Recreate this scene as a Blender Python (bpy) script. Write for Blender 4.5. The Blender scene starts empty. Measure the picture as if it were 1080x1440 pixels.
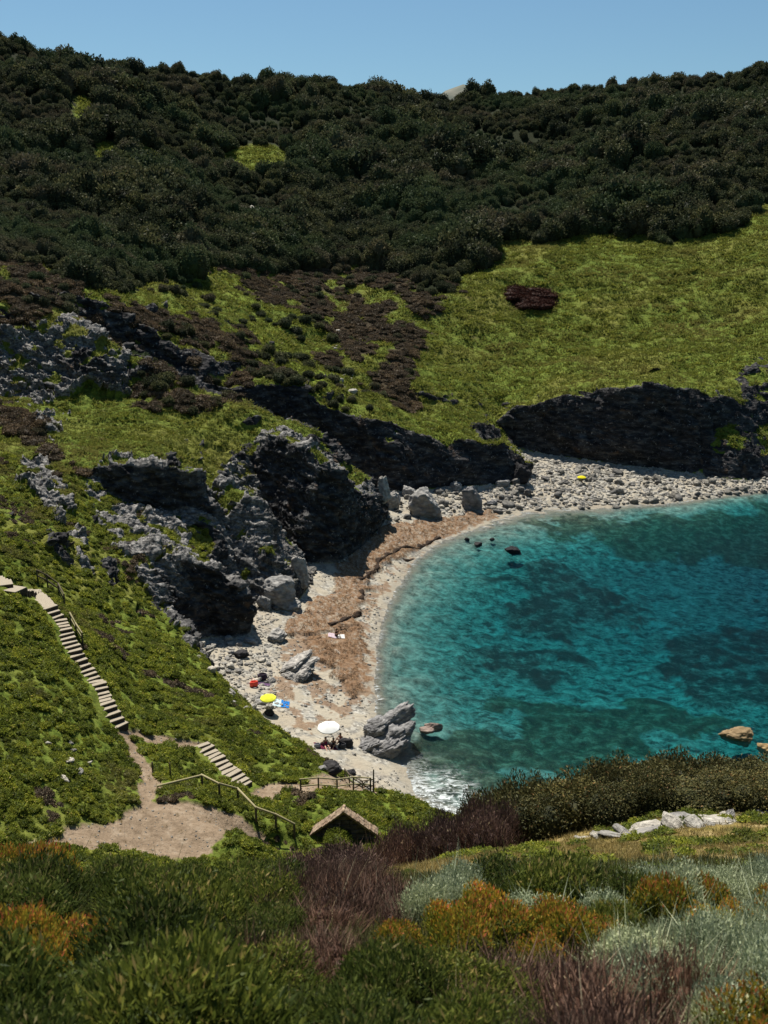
import bpy, math, random
import numpy as np
from mathutils import Vector, Matrix
from mathutils.geometry import delaunay_2d_cdt
from mathutils.bvhtree import BVHTree

rng = np.random.default_rng(7)
random.seed(7)
SC = bpy.context.scene
COL = SC.collection
CAM_H = 45.0
EYE = np.array([0.0, 0.0, CAM_H])
TERRAIN_POINTS = [(420,20,0),(170,26,0),(110,36,0),(70,46,0),(45,53,0),(25,58,0),(12,64,0),(3.08,73.84,0),(2.1,77.36,0),(1.28,80.81,0),(0.33,84.39,0),(-0.85,91.01,0),(-1.08,99.53,0),(-0.83,108.49,0),(0,118.52,0),(1.55,128.58,0),(4.19,139.64,0),(7.76,148.66,0),(12.71,155.44,0),(18,161.91,0),(23.6,167.94,0),(30.29,170.87,0),(36.6,170.87,0),(43.14,171.86,0),(49.9,173.38,0),(58.05,177.01,0),(66.34,180.25,0),(74.24,183.59,0),(91.75,189.43,0),(132.84,199.53,0),(420,225,0),(11,61,2.2),(4,67.5,2.2),(-2,73.5,2.4),(-6.5,77.5,2.5),(-10.5,82,2.7),(-14.5,88,3),(-18,94,3.4),(-20.61,97.97,3.8),(-19.92,100.81,3.6),(-18.81,102.4,3.2),(-16.91,102.72,2.9),(-15.2,104.01,2.8),(-15.79,109.22,3),(-16.49,113.96,3.2),(-15.46,113.26,3),(-13.02,112.82,2.8),(-10.93,114.34,2.6),(-9.49,123.4,2.5),(-10.49,129.36,2.6),(-8.6,130.3,2.6),(-6.48,130.92,2.5),(-3.22,139.3,2.4),(-1.31,147.15,2.4),(0.58,157.71,2.5),(0.74,167,2.8),(-4.5,164,3.6),(-14,166,4.5),(-22,168,6.5),(-29,167,10),(-33,165,15),(-33,170,15.5),(-28,172,10.5),(-21,173,6.8),(-14,173,4.6),(-6,173,3.4),(2.51,170.3,3),(7.63,172.98,2.6),(14.22,175.97,2.4),(20.86,177.49,2.3),(26.1,179.6,2.2),(28.75,188.89,2.4),(28.98,198.73,3),(27.41,204.75,3.4),(32.57,203.25,2.8),(38.08,200.86,2.4),(44.72,197.64,2.2),(53.85,193.88,2),(60.39,189.66,1.8),(62,188.05,1.6),(66.59,185.3,1.4),(74.4,187.95,1.2),(94.21,195.09,1),(135.85,204.59,1),(11,55,8),(2.53,60.5,8.13),(0.99,62,7.83),(-0.6,62.5,8.09),(-3.55,63.5,7.95),(-5.35,67.5,7.29),(-6.36,70,7),(-9.23,73.5,7.14),(-12.68,77.5,7.74),(-15.4,83,7.75),(-18.21,88.5,7.78),(-20.33,93,7.57),(-22.95,97,9.11),(-24.96,99.5,12.15),(-25.48,102,14.2),(-24.13,103,13.74),(-22.43,103.4,12.49),(-18.73,104,11.07),(-16.89,104.2,8.95),(-15.72,104.6,5.88),(-17.52,115,5.03),(-18.99,117.5,8.06),(-20.31,120,11),(-21.94,124,13.19),(-22.06,125,14.36),(-19.61,124.6,14.46),(-17.42,123.2,14.05),(-15.9,120.5,11.51),(-14.82,118.5,9.96),(-13.64,117,8.85),(-12.45,117,7.48),(-13.8,132,4.32),(-16.12,135.5,5.77),(-18.09,139.5,9.54),(-19.45,143,13.18),(-19.74,144,14.46),(-16.96,142.8,18.51),(-13.07,138.5,17.99),(-9.1,134,15.88),(-5.91,134.5,14.46),(-3.61,140.5,10.77),(-1.96,147.6,6.35),(-33.39,116.5,16.62),(-31.34,117,14.63),(-27.19,118,13.92),(-24.43,119,13.75),(-33.73,117.2,19.36),(-32.22,117.8,19.84),(-28.97,118.6,19.85),(-24.72,120,18.74),(-70.77,150,24.79),(-57.96,150,24.25),(-52.7,150,23.07),(-46.72,152,24.52),(-41.42,154,22.26),(-73.32,158,33.72),(-60.1,158,32.62),(-53.6,158.5,32.47),(-47.26,159.5,31.62),(-41.2,160.5,28.39),(-39.21,157,24.97),(-33.87,158.5,25.9),(-26.93,156.5,22.12),(-19.48,155.5,19.9),(-10.26,154,16.66),(-5.93,153.5,12.79),(-1.78,152,10.03),(-44.74,174,25.88),(-35.9,173.5,22.86),(-26.13,174,21.31),(-21.79,175,20.67),(-14.63,176,19.77),(-8.76,176.5,16.9),(-0.89,176.5,14.72),(7.19,177.5,12.6),(12.19,179,11.41),(20.09,180.6,8.84),(24.27,183,6.6),(27.45,186,4.16),(22.42,207,9.03),(27.5,206.5,11.52),(32.58,206,12.8),(44.83,202,16.63),(53.5,197,18.6),(61.75,194,18.44),(64.61,194.5,16),(65.35,194,10.44),(62.86,190.5,3.75),(64.38,191,7.32),(69.22,190.8,8.21),(72.51,190.8,5.67),(76.75,191.5,4.81),(-214.5,390,119.21),(-178.34,395,121.11),(-141.67,400,118.71),(-127.92,405,114.98),(-105.7,410,109.11),(-84.27,425,111.71),(-59.88,430,107.48),(-35.38,445,111.03),(-6.11,460,109.29),(15.84,475,104.61),(32.37,485,104.36),(51.22,480,104.64),(74.18,465,108.55),(100.36,445,109.11),(130.98,430,109.6),(149.87,420,111.18),(191.84,410,113.61),(252.63,400,114.36),(0.36,91.72,-0.35),(0.39,100.3,-0.35),(0.84,109.34,-0.35),(2.01,119.95,-0.35),(4.11,129.58,-0.35),(6.96,140.72,-0.35),(10.99,147.16,-0.35),(18.45,154.99,-0.35),(28.69,161.12,-0.4),(41.05,162.81,-0.5),(55.27,167.78,-0.6),(3.73,77.88,-0.3),(3.45,87.84,-0.7),(4.51,96.56,-1.1),(4.92,106.33,-1.3),(6.27,117.42,-1.3),(9.68,127.91,-1.3),(13.69,140.24,-1.3),(22.34,149.43,-1.4),(34.6,154.61,-1.8),(50.25,160.72,-2.4),(67.91,169.42,-3),(10.79,85.29,-1.6),(10.44,95.46,-2.2),(11.84,109.77,-2.8),(15.14,124.29,-3),(22.63,136.17,-3.2),(34.76,144.35,-3.8),(49.64,150.24,-4.6),(17.69,86.02,-2),(25.41,89.62,-2.4),(21.91,100.54,-3),(26.39,118.83,-3.8),(34.5,105.96,-3.8),(41.13,97.48,-3.2),(50.86,122.97,-5.5),(75.67,140.54,-7),(65.23,110.74,-6),(25,66,-1.2),(60,62,-1.5),(110,60,-3),(160,90,-9),(160,150,-9),(420,120,-16),(-23.83,136,15.55),(-20.89,143.6,16.04),(-25.01,126,14.12),(-47.88,138,20.42),(-43.03,142,20.74),(-34.84,142,20.74),(-29.7,147,19.89),(-22.73,150,19.37),(-15.18,150,18.28),(-28.41,135,18.97),(-40.63,116,20.05),(-50.67,112,20.91),(-60.28,135,22.92),(-39.46,103,18.97),(-35.92,106,18.21),(-31.47,103,14.22),(-33.27,93,17.21),(-33.93,84,18.59),(-40.5,88,20.07),(-28.58,88,13.85),(-27.23,98,12.65),(-24.17,88,10.3),(-29.12,80,15.4),(-30.24,110,13.41),(-23.57,117.5,11.26),(-21.7,114,10.05),(-25.72,115.5,12.28),(-28.89,71,20.55),(-26.4,70.5,19.59),(-23.44,68,17.07),(-20.68,65,14.79),(-18.05,62,12.48),(-15.76,63.5,11.3),(-13.48,64.5,10.6),(-11.41,63,9.36),(-9.59,61.5,8.46),(-7.93,62,8.27),(-6.22,62.3,8.43),(-26.05,63,19.13),(-23.21,55,17.81),(-20.46,47.5,17.37),(-22.32,60,17.37),(-19.47,53.5,15.77),(-17.35,56,13.42),(-29.41,60,20.36),(-23.24,46,20.27),(-19.5,74,10.92),(-18.33,69,10.88),(-15.53,71,9.89),(-11.19,67.5,8.71),(-7.86,66,7.78),(-20.83,85,10.09),(-23.6,79,12.56),(-18.18,47,15.55),(-16.37,47,14.47),(-13.97,51,13.04),(-15.18,56,12.43),(-11.62,51.5,12.73),(-8.16,50.5,12.66),(-10.57,55,12.02),(-7.09,55,10.53),(-7.11,59,8.83),(-7.2,54,8.4),(-2.5,56,8),(-5,57.4,8.4),(-1,61,8),(1.5,57,8),(-5,59,9.6),(-8,58,8.8),(-3,59.2,9.2),(-1.6,58,8.6),(-5,50,9.8),(0,50,9.8),(-10,49,11.5),(4,48,10),(-9,53.5,9.6),(0,-6,43.9),(-12,-6,44.4),(12,-6,44),(0,0,43.1),(-6,4.5,40.7),(0,4.5,40.5),(6,4.5,40.4),(-12,4,41.5),(12,4.5,40.6),(-8,8,38.9),(0,8,38.6),(8,8,38.4),(-16,12,37),(-6,11.5,36.7),(-2,12,36.2),(2,13,35.6),(8,14,35.1),(14,14,35.2),(24,14,36),(-20,22,28),(-8,20,28.5),(-4,20,29),(-1,21,30.2),(3,22,30.2),(8,24,29.2),(14,26,28.6),(22,27,28.8),(34,26,30),(4,27,27),(10,30,27),(18,31.5,27.5),(26,32,28),(38,31,28.4),(-22,35,19.6),(-10,35,17.5),(-2,35,18),(5,36,18.5),(14,40,14.5),(24,42,13.5),(40,40,14),(12,50,8),(25,52,3.5),(45,47,3.5),(70,38,5),(75,28,20),(120,25,14),(60,10,38),(-28,44,17.5),(-40,40,24),(-45,10,42),(-40,-6,46),(60,-10,44),(-60,60,30),(-60,100,33),(-75,140,42),(-42,70,22.5),(74.05,197,9.91),(72.78,204,18.97),(78.8,207,20.79),(77.88,201,15.03),(95.42,200,9.37),(99.65,212,19.46),(133.85,205,14.43),(144.5,225,25.81),(13.73,190,11.15),(8.63,200,13.74),(14.92,208,13.99),(0,195,15.93),(-5.34,186,17.27),(-2.95,207,20.06),(-11.16,225,22.66),(-14.6,205,20.3),(-19.41,195,22.89),(-26.09,205,26.08),(-32.72,222,30.68),(-32.24,190,27.47),(-36.84,180,29.65),(-19.83,235,28.22),(-25.85,265,35.17),(-36.84,252,36.51),(-46.37,195,35.1),(-51.61,180,35.87),(-57.74,172,36.27),(-63.21,168,38.77),(-75.88,165,38.88),(-99.38,220,51.53),(3.2,226,24.14),(10.51,250,30.6),(20.31,265,35.17),(3.65,262,35.28),(-7.53,270,34.98),(-10.53,250,28.88),(6.07,213,19.34),(25.39,222,15.09),(28.13,250,27.15),(52.6,240,22.85),(54.49,250,27.15),(76.43,235,23.31),(81.21,252,30.48),(32.9,298,44.97),(64.05,300,46.97),(90.77,286,44.98),(110.69,300,55.86),(94.41,250,32.31),(114.97,250,35.72),(157.95,250,39.11),(145.28,300,57.82),(102.55,275,44.06),(41.39,270,34.98),(67.23,268,35.06),(-71.15,235,47.32),(-81.46,220,50.08),(-60.47,258,45.84),(-46.37,280,44.98),(-33.06,300,46.97),(-8.91,325,52.51),(18.1,330,52.62),(35.59,325,54.64),(69.9,330,56.95),(101.79,325,61),(-134.58,290,72.29),(-108.95,300,73.23),(-82.69,315,73.65),(-55.12,340,71.59),(-22.8,375,74.33),(15.81,390,75.5),(54.52,385,77.57),(90.72,375,81.48),(131.98,365,85.1),(178.28,350,82.36),(213.06,330,76.06),(-246.68,465,105.21),(-162.92,475,104.71),(-121.56,485,95.11),(-68.86,505,93.48),(-7.03,535,95.29),(37.22,560,90.36),(85.31,540,94.55),(150.62,505,95.6),(220.61,485,99.61),(-300,150,90),(-300,-20,70),(-150,60,55),(-150,160,62),(-300,300,110),(-150,-40,55),(0,-60,55),(150,-60,40),(300,-60,30),(420,250,14),(420,330,60),(300,300,50),(420,480,90),(-420,480,120),(-420,-60,80),(420,-60,20),(0,640,80),(-420,640,100),(420,640,80)]
BREAKLINES = [[0,1,2,3,4,5,6,7,8,9,10,11,12,13,14,15,16,17,18,19,20,21,22,23,24,25,26,27,28,29,30],[31,32,33,34,35,36,37],[37,38,39,40,41,42,43,44,45,46,47,48,49,50,51,52,53,54,55,56,57,58,59,60],[61,62,63,64,65,66,67,68,69,70,71,72,73,74,75,76,77,78,79,80,81,82,83],[84,85,86,87,88,89,90,91,92,93,94,95],[95,96,97,98,99,100,101,102,103],[44,104,105,106,107],[108,109,110,111,112,113,114],[49,115,116,117,118],[119,120,121,122,123,124,125],[126,127,128,129],[130,131,132,133],[134,135,136,137,138],[139,140,141,142,143,144],[143,145,146,147,148,149,150],[151,152,153,154,155,156,157,158,159,160,161,162],[163,164,165,166,167,168,169,170],[171,172,173,174,175],[176,177,178,179,180,181,182,183,184,185,186,187,188,189,190,191,192,193]]
REGIONS = {
 'macchia': [[(-420,150),(-110,160),(-70.2,187.5),(-65.2,196.1),(-58,187.3),(-50.2,184),(-49.7,209.9),(-46.6,230.6),(-41.5,248.5),(-34.9,257.4),(-26.1,268),(-21.1,275.8),(-8,287.5),(3.8,277),(10.6,252.1),(18.3,262.3),(21.7,271.8),(28.6,274.6),(31.3,298.1),(41.1,298.2),(42.7,291.1),(60.5,303.3),(64.1,300),(75.3,300),(77.8,288.8),(92.5,292.1),(102.1,291.4),(108.4,304),(115,309.4),(135,305),(420,300),(420,640),(-420,640)]],
 'brown': [[(-110,162),(-71.2,190.3),(-64.2,192.7),(-56.9,185.6),(-49.7,182.1),(-45.4,193.4),(-40.2,197.4),(-34.2,202.6),(-29.1,211.9),(-28.4,191),(-20.2,188.9),(-17.8,177.6),(-21.9,180.8),(-27.2,182.3),(-35.8,176.8),(-44.5,175.5),(-48.8,164.9),(-53.9,159.4),(-60.2,158.3),(-85,150)],
   [(-43.6,248.8),(-35.1,258.7),(-26.1,267.5),(-21.1,275.8),(-8,287.5),(3.9,278.7),(10.6,252.1),(17.2,259.9),(20.1,267.9),(21.3,265.2),(17.8,254.7),(12.1,245.3),(9.1,235.7),(5.8,235.1),(5.2,245.8),(7.4,232.6),(3.2,222.8),(-1.6,218.7),(-5.3,211.5),(-9.7,221.8),(-13.4,231.9),(-18.7,242),(-23.3,237.1),(-28.2,236.9),(-32.2,242.5),(-35.7,231.9),(-40.7,243.5)],
   [(0.5,221.6),(4.8,228.6),(7.8,230.1),(6.7,213.5),(5.9,195.6),(2.7,186.1),(-0.5,188.6),(-2,200.7)],
   [(-14.3,212.4),(-11.6,218.1),(-8.8,206),(-9.7,195),(-12.4,193.6)],
   [(-31.6,194.8),(-29.4,208.4),(-26.1,196.1),(-27.9,186.9)],
   [(-37.7,158.2),(-36.4,176.7),(-30.3,177.3),(-25.7,180.7),(-21.9,174.9),(-21.2,155),(-25.9,149.8),(-31.2,149.4),(-35.9,146.5),(-38.5,153.6)],
   [(-55.3,142.6),(-52,141.6),(-47.9,138),(-40.7,120.3),(-37.4,116.4),(-34.2,116.5),(-36,114),(-39.9,116.3),(-45.5,125.4),(-52,133.3)]],
 'oval': [[(31.2,257.9),(33.4,262.8),(38.2,266.7),(42.8,266.6),(44.2,262.5),(43,257.7),(39.2,253.8),(35.1,252.6),(32.1,253.8)]],
 'green': [[(-40.6,246.5),(-36.8,252),(-33.1,243.4),(-29.6,234.6),(-30,227.8),(-34.6,230),(-38.9,235.5)],
   [(-53.8,178.8),(-51.6,184.8),(-47.2,179.5),(-47.8,177.8),(-50.4,177.1)],
   [(-44,178.4),(-39.2,179.2),(-33.3,181.1),(-33.4,177.8),(-40.2,177.7)],
   [(-41.5,200.5),(-38.7,208.1),(-37.8,199.4),(-40,194.9)],
   [(-29.9,218.1),(-26.6,225.3),(-21.5,225.9),(-21.5,217.1),(-16.5,211.3),(-5.6,196.6),(-6.6,184.3),(-10.9,178.4),(-18.9,189.7),(-24.5,192.1),(-27.9,202.1)],
   [(-54.6,355.6),(-48.6,370.9),(-43.6,368),(-32.1,372.3),(-31.8,356.1),(-41.8,342.5),(-49.1,345.8)],
   [(-85.9,312.8),(-84.2,325.8),(-77.2,312.7),(-80.2,302.6)],
   [(-101.2,348.2),(-97,356.9),(-90,330.9),(-95,326.7)],
   [(-76.2,331.2),(-71.3,335.3),(-68.8,320.4),(-72.9,317.4)],
   [(-30.1,262.4),(-26.9,266.4),(-26.4,255.9),(-28.7,254.2)]],
 'rock': [[(-35.1,111.7),(-32.4,108.7),(-29.1,101.5),(-26,98.6),(-24.6,97.6),(-23.1,95.8),(-19.8,90.2),(-18.2,87.1),(-18.7,101.5),(-15,102.9),(-9.3,123),(-3.1,139.1),(0.6,154.8),(1,170.8),(-1.7,150.7),(-6.6,150.9),(-10.9,149.8),(-14.9,147.2),(-18.7,148.7),(-20.4,143.6),(-23.1,137.5),(-21.8,133.9),(-22.1,125),(-24.4,119.8),(-26.2,119.5),(-30.3,124),(-33.8,122),(-34.2,117.1),(-35.4,116.5)],
   [(-85,150),(-60.1,157.8),(-52.8,159.3),(-50.7,173.2),(-44.4,175.2),(-39.6,154.5),(-40.7,151.2),(-45.7,152),(-46.8,148.1),(-42.3,126.7),(-47.1,132.6),(-52.2,145.1),(-56.4,145.5),(-85,146)],
   [(-44.2,118.9),(-41.1,120.1),(-35.1,108.3),(-31,98.7),(-28.5,94.9),(-28.5,91.3),(-31.5,95.9),(-36.9,104.1),(-41.5,110)],
   [(65.8,197.7),(73,206.8),(84.9,217.3),(95,195),(74.7,185),(61.2,187.7),(63.8,191.3)],
   [(95,195),(150,200),(400,222),(400,232),(150,215),(95,208)]],
 'rockgrass': [[(-24.1,116.7),(-22.4,118.2),(-20,117.8),(-19.3,115.8),(-20.1,107.2),(-22.9,110.3)],
   [(-49,156.6),(-45.7,157.1),(-43.1,154.7),(-45.8,152.7),(-48.2,153.7)]],
 'wrack': [[(-11.8,106.3),(-11,110.3),(-8.6,117),(-6.6,121.7),(-6.3,131),(-3.6,138.5),(0.7,151.7),(9.4,159),(13.3,163.2),(19.8,167.2),(19.4,163.9),(15.4,159.4),(11.5,154.3),(7.3,148.6),(3.4,141.7),(0,134.4),(-1.9,128.7),(-2.5,123.5),(-2.6,117.4),(-3.4,112.3),(-5.8,109.1),(-8.2,107.6),(-10.3,105.9)],
   [(-8.8,104.7),(-5.8,108.5),(-3,111.5),(-2.1,107.9),(-1.8,97.3),(-2.9,92.5),(-4.4,93.5),(-5.4,99.5),(-7.8,101.2)]],
 'wrackthin': [[(-11.4,91.5),(-11.1,99.7),(-10.8,104.8),(-9.1,108),(-5.1,111.7),(-2.5,117),(-1.9,125.1),(2,136.5),(6.5,145),(2,135.2),(-0.5,123.5),(-1.6,113.4),(-1.3,101.3),(-1.4,92.4),(-3.5,89.7),(-4.8,87.3),(-6.6,84.7),(-7.4,81.9),(-8.7,85.4),(-9.7,89.4)]],
 'path': [[(-17.4,45.6),(-16.6,47.7),(-14.9,50.1),(-14.6,52.1),(-15.2,55.3),(-15.8,56.9),(-15.5,58.9),(-14.7,57.9),(-13.8,55),(-13.8,53),(-12.5,53.6),(-10.8,54),(-9.2,54.8),(-7.8,54.5),(-7.4,54.3),(-9.7,49.8),(-10,48.5),(-14,46),(-18,44)],
   [(-18.2,61.2),(-17.5,62.5),(-16,59.6),(-15.5,58.5),(-15.8,56.8),(-17.3,60.2)],
   [(-17.8,62),(-15.7,64.5),(-14.1,64.4),(-13.2,65.7),(-12.7,65),(-13.9,63.5),(-15.6,62.9),(-17.1,61.2)],
   [(-9.6,60.3),(-7.9,63),(-6.5,63),(-5.8,62.8),(-0.7,73.9),(-0.5,62.3),(-5.7,60.8),(-6.8,61.2),(-7.3,59.6),(-8.6,60.1)]],
 'ochre': [[(-2.8,49.6),(-1.7,53.2),(0.9,54.4),(4.6,56.4),(7.4,57.1),(12.8,72),(8.1,27.9),(12.6,29.1),(24,26),(30,22),(8.3,18.7),(5.5,18.8),(3.6,17),(1.5,17.9),(0.3,19.2)]],
 'pale': [[(3.7,55.6),(4.6,56.7),(7,57.3),(13.4,71.5),(13.3,70.7),(10.1,69.6),(6.8,56.2),(4.9,55.3)],
   [(5.5,27.1),(7.7,26.5),(9.9,26.8),(12,27.6),(11.6,26.7),(9.6,25.9),(7.5,25.7)],
   [(-0.4,53.7),(0.9,54.8),(3.8,54.7),(3.5,53.7),(0.9,52.9)]],
 'weed': [[(15.8,130.8),(20.9,139.1),(28.1,143.6),(34,141.1),(36.3,132.9),(32.3,124.5),(23.6,118.4),(17.8,116.2),(14.6,119.2)],
   [(12.7,109.9),(19.7,116.5),(22.7,113.4),(17.7,104),(12.8,103.4)],
   [(38.9,120.9),(51.8,125.5),(80,118),(41.9,99.6),(35.6,99.4),(33.6,105.9)]],
 'reef': [[(3.7,76.6),(6.7,84.1),(12,95.6),(20.3,100.3),(28.6,102.2),(34.3,95.3),(32.1,88.4),(24.6,86.4),(16.8,81.4),(9.9,77.7),(6.2,77)],
   [(22.8,161.7),(31,167.5),(44.3,166.1),(70.3,176.1),(100,186),(100,150),(61.4,151.4),(52.8,153.2),(41.4,153.8),(32.5,155.6)]],
}
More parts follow.
